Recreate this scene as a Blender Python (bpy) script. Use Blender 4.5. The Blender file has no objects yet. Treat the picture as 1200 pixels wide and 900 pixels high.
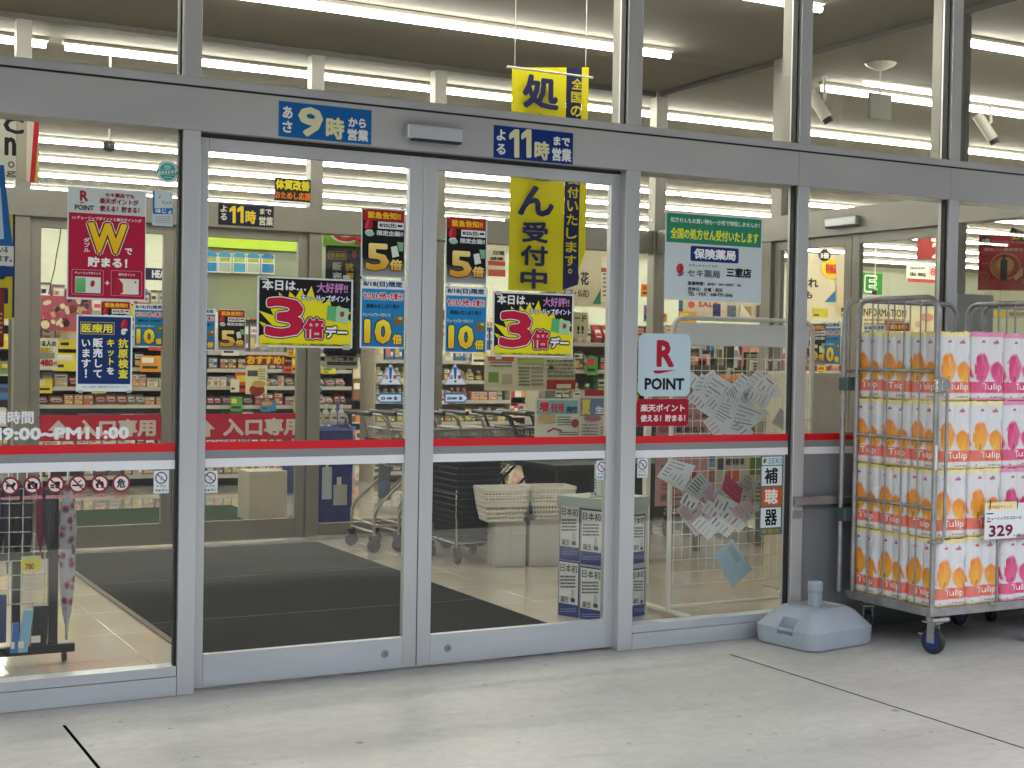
import bpy, bmesh, math, random
from mathutils import Vector, Matrix
R = math.radians
random.seed(7)
sc = bpy.context.scene
col = sc.collection

# ------------------------------------------------------------------ camera
CAM = Vector((0.0, -5.70, 1.422))
FPX = 1652.0                                   # focal length in pixels of the 1200 px wide photograph
def _n(v): return v / v.length
_X = _n(Vector((3056, 18, FPX))); _Y = _n(Vector((-893, -50, FPX)))
_Y = _n(_Y - _X * _X.dot(_Y)); _Z = _X.cross(_Y)
if _Z[1] > 0: _Z = -_Z
AX = (_X, _Y, _Z)                              # world axes seen in camera space (x right, y down, z forward)
def ray(px, py):
    d = Vector((px - 600, py - 450, FPX))
    return Vector((AX[0].dot(d), AX[1].dot(d), AX[2].dot(d)))
def PY(px, py, y=0.0):
    r = ray(px, py); return CAM + r * ((y - CAM.y) / r.y)
def PX(px, py, x):
    r = ray(px, py); return CAM + r * ((x - CAM.x) / r.x)
def PZ(px, py, z=0.0):
    r = ray(px, py); return CAM + r * ((z - CAM.z) / r.z)
def PP(px, py, p, n):
    r = ray(px, py); return CAM + r * ((p - CAM).dot(n) / r.dot(n))
cd = bpy.data.cameras.new('camera'); cam = bpy.data.objects.new('camera', cd); col.objects.link(cam)
cd.sensor_width = 36; cd.lens = 36 * FPX / 1200; cd.clip_start = 0.05; cd.clip_end = 800
cr = Vector((AX[0][0], AX[1][0], AX[2][0])); cdn = Vector((AX[0][1], AX[1][1], AX[2][1])); cf = Vector((AX[0][2], AX[1][2], AX[2][2]))
m3 = Matrix((cr, -cdn, -cf)).transposed()
cam.matrix_world = Matrix.Translation(CAM) @ m3.to_4x4()
sc.camera = cam

# ------------------------------------------------------------------ world, sun, exposure
w = bpy.data.worlds.new('World'); sc.world = w; w.use_nodes = True
nt = w.node_tree; nt.nodes.clear()
sky = nt.nodes.new('ShaderNodeTexSky'); sky.sky_type = 'NISHITA'; sky.sun_disc = False
SUN_EL, SUN_AZ = R(70), R(195)
sky.sun_elevation = SUN_EL; sky.sun_rotation = SUN_AZ; sky.dust_density = 3.0; sky.air_density = 1.0
bg = nt.nodes.new('ShaderNodeBackground'); bg.inputs[1].default_value = 0.15
wo = nt.nodes.new('ShaderNodeOutputWorld')
hs_ = nt.nodes.new('ShaderNodeHueSaturation'); hs_.inputs['Saturation'].default_value = .45      # thin cloud greys the sky
nt.links.new(sky.outputs[0], hs_.inputs['Color']); nt.links.new(hs_.outputs[0], bg.inputs[0]); nt.links.new(bg.outputs[0], wo.inputs[0])
sl = bpy.data.lights.new('sun', 'SUN'); sl.energy = 2.2; sl.angle = R(10); sl.color = (1, .96, .9)
so = bpy.data.objects.new('sun', sl); col.objects.link(so)
sd = Vector((math.sin(SUN_AZ) * math.cos(SUN_EL), math.cos(SUN_AZ) * math.cos(SUN_EL), math.sin(SUN_EL)))
so.rotation_euler = sd.to_track_quat('Z', 'Y').to_euler()
sc.view_settings.view_transform = 'Standard'; sc.view_settings.look = 'None'
sc.view_settings.exposure = 1.8; sc.view_settings.gamma = 1.0
sc.render.engine = 'CYCLES'
cy = sc.cycles
cy.use_denoising = True
cy.max_bounces = 10; cy.diffuse_bounces = 4; cy.glossy_bounces = 4; cy.transmission_bounces = 8; cy.transparent_max_bounces = 40
cy.caustics_reflective = False; cy.caustics_refractive = False
LAMP = 12.5                                    # radiance of the tube lamps inside

# ------------------------------------------------------------------ materials
def lin(c):
    c /= 255.0
    return c / 12.92 if c <= 0.04045 else ((c + 0.055) / 1.055) ** 2.4
def rgb(h, k=1.0):
    if isinstance(h, str):
        h = h.lstrip('#'); h = (int(h[0:2], 16), int(h[2:4], 16), int(h[4:6], 16))
        return tuple(lin(v) * k for v in h) + (1.0,)
    return tuple(v * k for v in h) + (1.0,)
MATS = {}
def mat(name, color, rough=0.5, metal=0.0, spec=0.5, noise=0.0, nscale=8.0, bump=0.0, bscale=60.0, coat=0.0, stretch=None):
    if name in MATS: return MATS[name]
    m = bpy.data.materials.new(name); m.use_nodes = True; MATS[name] = m
    t = m.node_tree; b = t.nodes['Principled BSDF']
    c = rgb(color)
    b.inputs['Base Color'].default_value = c; b.inputs['Roughness'].default_value = rough
    b.inputs['Metallic'].default_value = metal; b.inputs['Specular IOR Level'].default_value = spec
    b.inputs['Coat Weight'].default_value = coat
    tc = t.nodes.new('ShaderNodeTexCoord'); mp = t.nodes.new('ShaderNodeMapping')
    t.links.new(tc.outputs['Object'], mp.inputs[0])
    if stretch: mp.inputs['Scale'].default_value = stretch
    if noise > 0:
        n = t.nodes.new('ShaderNodeTexNoise'); n.inputs['Scale'].default_value = nscale; n.inputs['Detail'].default_value = 6
        t.links.new(mp.outputs[0], n.inputs['Vector'])
        r = t.nodes.new('ShaderNodeValToRGB')
        r.color_ramp.elements[0].position = 0.3; r.color_ramp.elements[1].position = 0.7
        r.color_ramp.elements[0].color = tuple(v * (1 - noise) for v in c[:3]) + (1,)
        r.color_ramp.elements[1].color = tuple(min(1, v * (1 + noise)) for v in c[:3]) + (1,)
        t.links.new(n.outputs['Fac'], r.inputs[0]); t.links.new(r.outputs[0], b.inputs['Base Color'])
        mr = t.nodes.new('ShaderNodeMapRange'); mr.inputs['To Min'].default_value = max(0.02, rough - 0.08); mr.inputs['To Max'].default_value = min(1, rough + 0.1)
        t.links.new(n.outputs['Fac'], mr.inputs['Value']); t.links.new(mr.outputs[0], b.inputs['Roughness'])
    if bump > 0:
        n2 = t.nodes.new('ShaderNodeTexNoise'); n2.inputs['Scale'].default_value = bscale; n2.inputs['Detail'].default_value = 3
        t.links.new(mp.outputs[0], n2.inputs['Vector'])
        bp = t.nodes.new('ShaderNodeBump'); bp.inputs['Strength'].default_value = bump; bp.inputs['Distance'].default_value = 0.01
        t.links.new(n2.outputs['Fac'], bp.inputs['Height']); t.links.new(bp.outputs[0], b.inputs['Normal'])
    return m
ALU = mat('anodised_aluminium', (.52, .535, .545), .38, .5, noise=.10, nscale=2.5, stretch=(1, 1, .25), bump=.05, bscale=150)
ALUH = mat('anodised_aluminium_beam', (.48, .488, .49), .42, .45, noise=.13, nscale=2.0, stretch=(.3, 1, 1))
ALUB = mat('brushed_base_aluminium', (.52, .55, .58), .34, .45, noise=.06, nscale=5, stretch=(.3, 1, 3), bump=.05, bscale=120)
ALUI = mat('inner_frame_aluminium', (.27, .26, .23), .42, .35, noise=.05, nscale=3)
PANEL = mat('grey_laminate_panel', (.20, .212, .22), .35, .0, noise=.06, nscale=3, stretch=(6, 6, .6))
GASKET = mat('black_rubber_gasket', (.012, .012, .013), .6)
TAUPE = mat('weathered_bracket_steel', (.30, .28, .28), .45, .4, noise=.15, nscale=9)
STEEL = mat('galvanised_steel', (.34, .34, .33), .42, .65, noise=.2, nscale=14)
CHROME = mat('chrome_wire', (.62, .62, .60), .2, .9)
BLACKM = mat('black_powder_coat', (.015, .015, .016), .45)
WHITEM = mat('white_powder_coat', (.72, .70, .62), .4)
RUBBER = mat('dark_caster_rubber', (.02, .02, .023), .6)
BLUEP = mat('blue_caster_core', (.01, .03, .18), .4)
CEIL = mat('ceiling_board', (.168, .152, .12), .8, noise=.03, nscale=1.2)
WALLC = mat('cream_store_wall', (.60, .59, .49), .8)
WALLG = mat('pale_green_store_wall', (.52, .54, .42), .8)
BLUEGREY = mat('bluegrey_plastic', (.33, .38, .43), .48, noise=.06, nscale=6, bump=.1, bscale=90)
DARKIN = mat('recess_plastic', (.20, .23, .26), .55)
GREYBOX = mat('grey_tile_carton', (.42, .41, .37), .35)
CREAMP = mat('cream_basket_plastic', (.80, .78, .70), .4)
GREYP = mat('dark_grey_basket_plastic', (.028, .032, .036), .55, spec=.25)
SILVERP = mat('silver_cart_paint', (.42, .40, .36), .35, .5)
def lamp_mat(name, c, s):
    m = bpy.data.materials.new(name); m.use_nodes = True; t = m.node_tree; t.nodes.clear()
    e = t.nodes.new('ShaderNodeEmission'); e.inputs[0].default_value = c + (1,); e.inputs[1].default_value = s
    o = t.nodes.new('ShaderNodeOutputMaterial'); t.links.new(e.outputs[0], o.inputs[0]); return m
TUBE = lamp_mat('lit_lamp_tube', (1, .955, .85), LAMP)
def glass_mat():
    m = bpy.data.materials.new('window_glass'); m.use_nodes = True; t = m.node_tree; t.nodes.clear()
    tr = t.nodes.new('ShaderNodeBsdfTransparent'); tr.inputs[0].default_value = (.965, .975, .968, 1)
    gl = t.nodes.new('ShaderNodeBsdfGlossy'); gl.inputs['Roughness'].default_value = 0.0; gl.inputs[0].default_value = (1, 1, 1, 1)
    fr = t.nodes.new('ShaderNodeFresnel')
    ge = t.nodes.new('ShaderNodeNewGeometry'); mr = t.nodes.new('ShaderNodeMapRange')       # same reflectance from either face of the pane
    mr.inputs['To Min'].default_value = 1.35; mr.inputs['To Max'].default_value = 1 / 1.35
    t.links.new(ge.outputs['Backfacing'], mr.inputs['Value']); t.links.new(mr.outputs[0], fr.inputs[0])
    mx = t.nodes.new('ShaderNodeMixShader'); o = t.nodes.new('ShaderNodeOutputMaterial')
    t.links.new(fr.outputs[0], mx.inputs[0]); t.links.new(tr.outputs[0], mx.inputs[1]); t.links.new(gl.outputs[0], mx.inputs[2])
    t.links.new(mx.outputs[0], o.inputs[0]); return m
GLASS = glass_mat()
def attr_mat(name, rough, tint=False, coat=0.0, bump=0.0, sss=0.0):
    m = bpy.data.materials.new(name); m.use_nodes = True; t = m.node_tree; b = t.nodes['Principled BSDF']
    a = t.nodes.new('ShaderNodeAttribute'); a.attribute_name = 'Col'
    b.inputs['Roughness'].default_value = rough; b.inputs['Coat Weight'].default_value = coat
    src = a.outputs['Color']
    if tint:
        oi = t.nodes.new('ShaderNodeObjectInfo'); mx = t.nodes.new('ShaderNodeMix'); mx.data_type = 'RGBA'
        t.links.new(a.outputs['Alpha'], mx.inputs[0]); t.links.new(oi.outputs['Color'], mx.inputs[6]); t.links.new(src, mx.inputs[7])
        src = mx.outputs[2]
    t.links.new(src, b.inputs['Base Color'])
    if bump:
        tc = t.nodes.new('ShaderNodeTexCoord'); n2 = t.nodes.new('ShaderNodeTexNoise'); n2.inputs['Scale'].default_value = 28; n2.inputs['Detail'].default_value = 2
        n2.inputs['Distortion'].default_value = 1.5
        t.links.new(tc.outputs['Object'], n2.inputs['Vector'])
        bp = t.nodes.new('ShaderNodeBump'); bp.inputs['Strength'].default_value = bump; bp.inputs['Distance'].default_value = 0.01
        t.links.new(n2.outputs['Fac'], bp.inputs['Height']); t.links.new(bp.outputs[0], b.inputs['Normal'])
    return m
PRINT = attr_mat('printed_ink', .5)
PRINT.node_tree.nodes['Principled BSDF'].inputs['Specular IOR Level'].default_value = .25
GOODS = attr_mat('printed_packaging', .35, tint=True)
FILM = attr_mat('printed_plastic_film', .3, coat=.3, bump=.35)

# ------------------------------------------------------------------ mesh helpers
class MB:
    def __init__(s): s.v = []; s.f = []; s.m = []; s.c = []; s.cur = (1, 1, 1, 1)
    def add(s, vs, fs, m=0):
        o = len(s.v); s.v += [tuple(p) for p in vs]; s.c += [s.cur] * len(vs)
        s.f += [tuple(i + o for i in f) for f in fs]; s.m += [m] * len(fs); return s
    def box(s, x0, x1, y0, y1, z0, z1, m=0, b=0.0):
        if x0 > x1: x0, x1 = x1, x0
        if y0 > y1: y0, y1 = y1, y0
        if z0 > z1: z0, z1 = z1, z0
        if b <= 0:
            return s.add([(x0,y0,z0),(x1,y0,z0),(x1,y1,z0),(x0,y1,z0),(x0,y0,z1),(x1,y0,z1),(x1,y1,z1),(x0,y1,z1)],
                         [(3,2,1,0),(4,5,6,7),(0,1,5,4),(1,2,6,5),(2,3,7,6),(3,0,4,7)], m)
        b = min(b, (x1-x0)*.45, (y1-y0)*.45, (z1-z0)*.45)
        bm = bmesh.new(); bmesh.ops.create_cube(bm, size=1)
        for v in bm.verts: v.co = Vector(((x0+x1)/2 + v.co.x*(x1-x0), (y0+y1)/2 + v.co.y*(y1-y0), (z0+z1)/2 + v.co.z*(z1-z0)))
        bmesh.ops.bevel(bm, geom=list(bm.edges), offset=b, segments=1, affect='EDGES')
        bm.verts.index_update()
        s.add([v.co[:] for v in bm.verts], [[v.index for v in f.verts] for f in bm.faces], m); bm.free(); return s
    def tube(s, pts, r, n=8, m=0, caps=True, r2=None):
        pts = [Vector(p) for p in pts]; rings = []; prev = None
        for i, p in enumerate(pts):
            d = (pts[min(i+1, len(pts)-1)] - pts[max(i-1, 0)]).normalized()
            if prev is None:
                a = Vector((0,0,1)) if abs(d.z) < .9 else Vector((1,0,0))
                u = d.cross(a).normalized()
            else: u = (prev - d * prev.dot(d)).normalized()
            prev = u; w_ = d.cross(u)
            rr = r if r2 is None else r + (r2 - r) * i / (len(pts) - 1)
            rings.append([p + (u * math.cos(2*math.pi*k/n) + w_ * math.sin(2*math.pi*k/n)) * rr for k in range(n)])
        vs = [q for rg in rings for q in rg]; fs = []
        for i in range(len(pts)-1):
            for k in range(n): fs.append((i*n+k, i*n+(k+1) % n, (i+1)*n+(k+1) % n, (i+1)*n+k))
        if caps: fs.append(tuple(range(n))[::-1]); fs.append(tuple((len(pts)-1)*n+k for k in range(n)))
        return s.add(vs, fs, m)
    def lathe(s, prof, c, n=20, m=0, axis='z'):
        vs = []; fs = []
        for (r, h) in prof:
            for k in range(n):
                a = 2*math.pi*k/n; x, y = r*math.cos(a), r*math.sin(a)
                p = {'z': (x, y, h), 'y': (x, h, y), 'x': (h, x, y)}[axis]
                vs.append((c[0]+p[0], c[1]+p[1], c[2]+p[2]))
        L = len(prof)
        for i in range(L-1):
            for k in range(n): fs.append((i*n+k, i*n+(k+1) % n, (i+1)*n+(k+1) % n, (i+1)*n+k))
        fs.append(tuple(range(n))[::-1]); fs.append(tuple((L-1)*n+k for k in range(n)))
        return s.add(vs, fs, m)
    def prism(s, poly, off, m=0):
        n = len(poly); off = Vector(off); a = [Vector(p) for p in poly]
        fs = [tuple(range(n))[::-1], tuple(range(n, 2*n))] + [(i, (i+1) % n, n+(i+1) % n, n+i) for i in range(n)]
        return s.add(a + [p + off for p in a], fs, m)
    def build(s, name, mats, parent=None, smooth=None, colors=False, loc=None):
        me = bpy.data.meshes.new(name)
        L = Vector(loc) if loc is not None else Vector((0, 0, 0))
        vs = [tuple(Vector(p) - L) for p in s.v] if loc is not None else s.v
        me.from_pydata(vs, [], s.f)
        if not isinstance(mats, (list, tuple)): mats = [mats]
        for x in mats: me.materials.append(x)
        if len(mats) > 1: me.polygons.foreach_set('material_index', s.m)
        if colors:
            at = me.color_attributes.new('Col', 'FLOAT_COLOR', 'POINT')
            at.data.foreach_set('color', [q for c in s.c for q in c])
        bm = bmesh.new(); bm.from_mesh(me); bmesh.ops.recalc_face_normals(bm, faces=bm.faces) if not colors else None; bm.to_mesh(me); bm.free()
        if smooth is not None:
            me.shade_smooth(); me.set_sharp_from_angle(angle=R(smooth))
        o = bpy.data.objects.new(name, me); col.objects.link(o)
        if loc is not None: o.location = L
        if parent:
            o.parent = parent
            if loc is None: o.location = -Vector(parent.location) if parent.rotation_euler.z == 0 else (0, 0, 0)
            else: o.location = L - Vector(parent.location)
        return o
def tag(o, label=None, cat=None, group=None, kind=None):
    if label: o['label'] = label
    if cat: o['category'] = cat
    if group: o['group'] = group
    if kind: o['kind'] = kind
    return o
def thing(name, label, cat, loc=(0, 0, 0), rz=0.0, group=None):
    o = bpy.data.objects.new(name, None); col.objects.link(o); o.location = loc; o.rotation_euler.z = rz; o.empty_display_size = .1
    return tag(o, label, cat, group)
def copy_tree(o, parent=None):
    c = o.copy(); col.objects.link(c)
    if parent: c.parent = parent
    for ch in list(o.children): copy_tree(ch, c)
    return c
def arc(c, u, v, r, a0, a1, n=6):
    c = Vector(c); u = Vector(u); v = Vector(v)
    return [c + u*r*math.cos(R(a0+(a1-a0)*i/n)) + v*r*math.sin(R(a0+(a1-a0)*i/n)) for i in range(n+1)]

# ------------------------------------------------------------------ lettering
_cu = bpy.data.curves.new('lettering', 'FONT'); _to = bpy.data.objects.new('lettering', _cu); _tc = {}
def glyphs(s, res=2):
    k = (s, res)
    if k not in _tc:
        _cu.body = s; _cu.resolution_u = res
        me = bpy.data.meshes.new_from_object(_to)
        _tc[k] = ([(v.co.x, v.co.y) for v in me.vertices], [tuple(p.vertices) for p in me.polygons])
        bpy.data.meshes.remove(me)
    return _tc[k]

class Sheet:
    """a flat print on a plane of the place; positions are read off an enlarged piece of the photograph"""
    def __init__(s, ox=0, oy=0, sc_=1.0, y=None, plane=None):
        s.ox, s.oy, s.s = ox, oy, sc_
        if plane: s.p, s.n = Vector(plane[0]), Vector(plane[1]).normalized()
        else: s.p, s.n = Vector((0, y, 0)), Vector((0, -1, 0))
        s.mb = MB(); s.k = 0; s.org = None; s.dz = 0.00025
    def crop(s, ox, oy, sc_): s.ox, s.oy, s.s = ox, oy, sc_; return s
    def w(s, x, y): return PP(s.ox + x / s.s, s.oy + y / s.s, s.p, s.n)
    def frame(s, x0, y0, x1, y1):
        cx, cy_ = (x0+x1)/2, (y0+y1)/2
        L, Rr, T, B = s.w(x0, cy_), s.w(x1, cy_), s.w(cx, y0), s.w(cx, y1)
        c = (L + Rr) / 2
        U = Rr - L; U.z = 0; V = Vector((0, 0, B.z - T.z))
        c = Vector((c.x, c.y, (T.z + B.z) / 2))
        return c - U/2 - V/2, U, V
    def put(s, vs, fs, c, extra=0.0):
        s.mb.cur = c if not callable(c) else (1, 1, 1, 1)
        d = s.n * (s.k * s.dz + extra)
        o = len(s.mb.v); s.mb.add([p + d for p in vs], fs)
    def quadcols(s, n, top, bot): pass
    def rect(s, x0, y0, x1, y1, c, c2=None, r=0.0):
        s.k += 1; O, U, V = s.frame(x0, y0, x1, y1); c = rgb(c, .9)
        if r > 0:
            ul, vl = U.length, V.length; rr = r * min(ul, vl); pts = []
            for (cx, cy_, a0) in ((ul-rr, rr, -90), (ul-rr, vl-rr, 0), (rr, vl-rr, 90), (rr, rr, 180)):
                for i in range(5):
                    a = R(a0 + 22.5*i); pts.append(O + U.normalized()*(cx + rr*math.cos(a)) + V.normalized()*(cy_ + rr*math.sin(a)))
            s.put(pts, [tuple(range(len(pts)))], c)
        else:
            s.put([O, O+U, O+U+V, O+V], [(0, 3, 2, 1)], c)
            if c2 is not None:
                c2 = rgb(c2, .9); s.mb.c[-4:] = [c, c, c2, c2]
        return s
    def paper(s, x0, y0, x1, y1, c='#f2f2ee', t=0.0012):
        O, U, V = s.frame(x0, y0, x1, y1); s.org = O.copy(); s.mb.cur = rgb(c, .9)
        b = -s.n * t
        s.mb.prism([O, O+U, O+U+V, O+V], b); s.k += 1; return s
    def poly(s, pts, c):
        s.k += 1; s.put([s.w(*p) for p in pts], [tuple(range(len(pts)))], rgb(c, .9)); return s
    def ell(s, cx, cy_, rx, ry, c, rot=0.0, n=20, ring=None):
        s.k += 1; ca, sa = math.cos(R(rot)), math.sin(R(rot))
        O, U, V = s.frame(cx-rx, cy_-ry, cx+rx, cy_+ry); ctr = O + U/2 + V/2
        def P(a, q): 
            x, y = q*math.cos(a), q*math.sin(a)
            X, Y = x*U.length/2, y*V.length/2
            return ctr + U.normalized()*(X*ca - Y*sa) + V.normalized()*(X*sa + Y*ca)
        if ring is None: s.put([P(2*math.pi*i/n, 1) for i in range(n)], [tuple(range(n))], rgb(c, .9))
        else:
            vs = [P(2*math.pi*i/n, 1) for i in range(n)] + [P(2*math.pi*i/n, ring) for i in range(n)]
            s.put(vs, [(i, (i+1) % n, n+(i+1) % n, n+i) for i in range(n)], rgb(c, .9))
        return s
    def text(s, t, x0, y0, x1, y1, c, b=0.0, c2=None, out=None, res=2, slant=0.0, raw=False):
        """fit the lettering to the box; b = added weight as a share of the height; out = [(weight, colour)...] outlines below"""
        O, U, V = s.frame(x0, y0, x1, y1)
        vs, fs = glyphs(t, res)
        if not vs: return s
        xs = [v[0] for v in vs]; ys = [v[1] for v in vs]
        a0, a1, b0, b1 = min(xs), max(xs), min(ys), max(ys)
        if a1 - a0 < 1e-6: a1 = a0 + 1e-6
        if b1 - b0 < .18: b0, b1 = b0 - .04, b1 + .04
        if a1 - a0 < .08 and len(t) == 1: a0 -= .1; a1 += .1
        ul, vl = U.length, V.length; uu, vv = U / ul, V / vl
        bw = b * vl
        ul2, vl2 = max(ul - 2*bw, ul*.3), max(vl - 2*bw, vl*.3)
        base = [O + uu*((x-a0)/(a1-a0)*ul2 + bw + slant*(y-b0)/(b1-b0)*vl) + vv*((b1-y)/(b1-b0)*vl2 + bw) for x, y in vs]
        def stack(wt, colr, colr2=None):
            s.k += 1; cc = rgb(colr, .9)
            dirs = [(0, 0)]
            if wt > 0:
                k = 6 if wt < .05 else 10
                dirs += [(math.cos(2*math.pi*i/k), math.sin(2*math.pi*i/k)) for i in range(k)]
            for i, (dx, dy) in enumerate(dirs):
                s.put([p + uu*dx*wt*vl + vv*dy*wt*vl for p in base], fs, cc, i * 0.000012)
                if colr2 is not None:
                    c2_ = rgb(colr2, .9)
                    for j in range(len(base)):
                        q = (b1 - vs[j][1]) / (b1 - b0)
                        s.mb.c[len(s.mb.c)-len(base)+j] = tuple(cc[e]*(1-q) + c2_[e]*q for e in range(4))
        for wt, oc in (out or []): stack(b + wt, oc)
        stack(b, c, c2)
        return s
    def vtext(s, t, x0, y0, x1, y1, c, b=0.02, out=None, res=2):
        h = (y1 - y0) / len(t)
        for i, ch in enumerate(t):
            if ch == ' ': continue
            vs, _ = glyphs(ch, res); X = [v[0] for v in vs]; Y = [v[1] for v in vs]
            if ch in '！!': fx0, fx1, fy0, fy1 = .4, .6, .06, .94
            elif ch in '。': fx0, fx1, fy0, fy1 = .6, .9, .05, .35
            else: fx0, fx1, fy0, fy1 = max(0, min(X)), min(1, max(X)), .88 - max(Y), .88 - min(Y)
            k = i*h + y0
            s.text(ch, x0 + (x1-x0)*fx0, k + h*max(0, fy0), x0 + (x1-x0)*max(fx1, fx0+.05), k + h*min(1, fy1), c, b, out=out, res=res)
            s.k -= (1 + len(out or []))
        s.k += 1 + len(out or []); return s
    def bullets(s, x0, y0, x1, y1, n, c, seed=1, th=.45):
        """lines of print too small to read: short words as dashes"""
        rd = random.Random(seed); h = (y1-y0)/n; s.k += 1
        for i in range(n):
            x = x0
            while x < x1:
                L = (x1-x0)*rd.uniform(.04, .2)
                O, U, V = s.frame(x, y0+i*h, min(x1, x+L), y0+(i+th)*h)
                s.put([O, O+U, O+U+V, O+V], [(0, 3, 2, 1)], rgb(c, .9)); x += L + (x1-x0)*.02
        return s
    def done(s, name, label, cat, group=None, parent=None, partlabel=None):
        org = s.org if s.org is not None else Vector(s.mb.v[0])
        o = s.mb.build(name, PRINT, parent, colors=True, loc=org)
        if not parent: tag(o, label, cat, group)
        elif partlabel: o['label'] = partlabel
        return o
def place_copy(o, loc, label, group=None, rz=None, scale=None):
    c = o.copy(); col.objects.link(c); c.location = loc; c['label'] = label
    if rz is not None: c.rotation_euler.z = rz
    if scale: c.scale = (scale,)*3
    if group: c['group'] = group
    return c

# ------------------------------------------------------------------ ground and rooms
def struct(o): o['kind'] = 'structure'; return o
# concrete slabs with sawn joints
m = bpy.data.materials.new('trowelled_concrete'); m.use_nodes = True; t = m.node_tree; b = t.nodes['Principled BSDF']
geo = t.nodes.new('ShaderNodeNewGeometry')
def nz(scale, detail, vec=None, rough=.55, dist=0):
    n = t.nodes.new('ShaderNodeTexNoise'); n.inputs['Scale'].default_value = scale; n.inputs['Detail'].default_value = detail; n.inputs['Roughness'].default_value = rough; n.inputs['Distortion'].default_value = dist
    t.links.new(vec or geo.outputs['Position'], n.inputs['Vector']); return n
mp = t.nodes.new('ShaderNodeMapping'); mp.inputs['Scale'].default_value = (.5, 1.1, 1); mp.inputs['Rotation'].default_value = (0, 0, R(12)); t.links.new(geo.outputs['Position'], mp.inputs[0])
n1 = nz(1.0, 7, mp.outputs[0], .62, .6); n2 = nz(14, 10, None, .8); n3 = nz(60, 3); n4 = nz(.8, 3)
r1 = t.nodes.new('ShaderNodeValToRGB'); e = r1.color_ramp.elements
e[0].position = .28; e[0].color = (.36, .358, .335, 1); e[1].position = .72; e[1].color = (.60, .595, .56, 1)
x = e.new(.5); x.color = (.51, .505, .472, 1)
t.links.new(n1.outputs['Fac'], r1.inputs[0])
r2 = t.nodes.new('ShaderNodeValToRGB'); r2.color_ramp.elements[0].position = .3; r2.color_ramp.elements[0].color = (.80, .80, .79, 1); r2.color_ramp.elements[1].position = .7; r2.color_ramp.elements[1].color = (1.06, 1.06, 1.06, 1)
t.links.new(n2.outputs['Fac'], r2.inputs[0])
mu = t.nodes.new('ShaderNodeMix'); mu.data_type = 'RGBA'; mu.blend_type = 'MULTIPLY'; mu.inputs[0].default_value = 1; t.links.new(r1.outputs[0], mu.inputs[6]); t.links.new(r2.outputs[0], mu.inputs[7])
vo = t.nodes.new('ShaderNodeTexVoronoi'); vo.inputs['Scale'].default_value = 2.2; t.links.new(geo.outputs['Position'], vo.inputs['Vector'])
r3 = t.nodes.new('ShaderNodeValToRGB'); r3.color_ramp.elements[0].position = .018; r3.color_ramp.elements[0].color = (.25, .24, .22, 1); r3.color_ramp.elements[1].position = .05; r3.color_ramp.elements[1].color = (1, 1, 1, 1)
t.links.new(vo.outputs['Distance'], r3.inputs[0])
mu2 = t.nodes.new('ShaderNodeMix'); mu2.data_type = 'RGBA'; mu2.blend_type = 'MULTIPLY'; mu2.inputs[0].default_value = .8; t.links.new(mu.outputs[2], mu2.inputs[6]); t.links.new(r3.outputs[0], mu2.inputs[7])
sx = t.nodes.new('ShaderNodeSeparateXYZ'); t.links.new(geo.outputs['Position'], sx.inputs[0])      # grime gathered along the sill, scuffs, gum spots
gr = t.nodes.new('ShaderNodeMapRange'); gr.inputs['From Min'].default_value = -.22; gr.inputs['From Max'].default_value = .0; gr.inputs['To Min'].default_value = 0; gr.inputs['To Max'].default_value = .9; t.links.new(sx.outputs['Y'], gr.inputs['Value'])
n5 = nz(6, 6, None, .7); gm = t.nodes.new('ShaderNodeMath'); gm.operation = 'MULTIPLY'; t.links.new(gr.outputs[0], gm.inputs[0]); t.links.new(n5.outputs['Fac'], gm.inputs[1])
mpd = t.nodes.new('ShaderNodeMapping'); mpd.inputs['Scale'].default_value = (1.2, 7, 1); mpd.inputs['Rotation'].default_value = (0, 0, R(-25)); t.links.new(geo.outputs['Position'], mpd.inputs[0])
n6 = nz(2.2, 9, mpd.outputs[0], .75, 1.2); sc6 = t.nodes.new('ShaderNodeMapRange'); sc6.inputs['From Min'].default_value = .53; sc6.inputs['From Max'].default_value = .74; sc6.inputs['To Max'].default_value = .36; t.links.new(n6.outputs['Fac'], sc6.inputs['Value'])
vo2 = t.nodes.new('ShaderNodeTexVoronoi'); vo2.inputs['Scale'].default_value = 6.5; t.links.new(geo.outputs['Position'], vo2.inputs['Vector'])
s7 = t.nodes.new('ShaderNodeMapRange'); s7.inputs['From Min'].default_value = .085; s7.inputs['From Max'].default_value = .05; s7.inputs['To Max'].default_value = .65; t.links.new(vo2.outputs['Distance'], s7.inputs['Value'])
ad = t.nodes.new('ShaderNodeMath'); ad.operation = 'ADD'; t.links.new(gm.outputs[0], ad.inputs[0]); t.links.new(sc6.outputs[0], ad.inputs[1])
ad2 = t.nodes.new('ShaderNodeMath'); ad2.operation = 'ADD'; ad2.use_clamp = True; t.links.new(ad.outputs[0], ad2.inputs[0]); t.links.new(s7.outputs[0], ad2.inputs[1])
mu3 = t.nodes.new('ShaderNodeMix'); mu3.data_type = 'RGBA'; t.links.new(ad2.outputs[0], mu3.inputs[0]); t.links.new(mu2.outputs[2], mu3.inputs[6]); mu3.inputs[7].default_value = (.20, .19, .165, 1)
t.links.new(mu3.outputs[2], b.inputs['Base Color'])
rr = t.nodes.new('ShaderNodeMapRange'); rr.inputs['To Min'].default_value = .3; rr.inputs['To Max'].default_value = .62; t.links.new(n1.outputs['Fac'], rr.inputs['Value']); t.links.new(rr.outputs[0], b.inputs['Roughness'])
bp = t.nodes.new('ShaderNodeBump'); bp.inputs['Strength'].default_value = .12; bp.inputs['Distance'].default_value = .01; t.links.new(n3.outputs['Fac'], bp.inputs['Height']); t.links.new(bp.outputs[0], b.inputs['Normal'])
CONC = m
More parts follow.
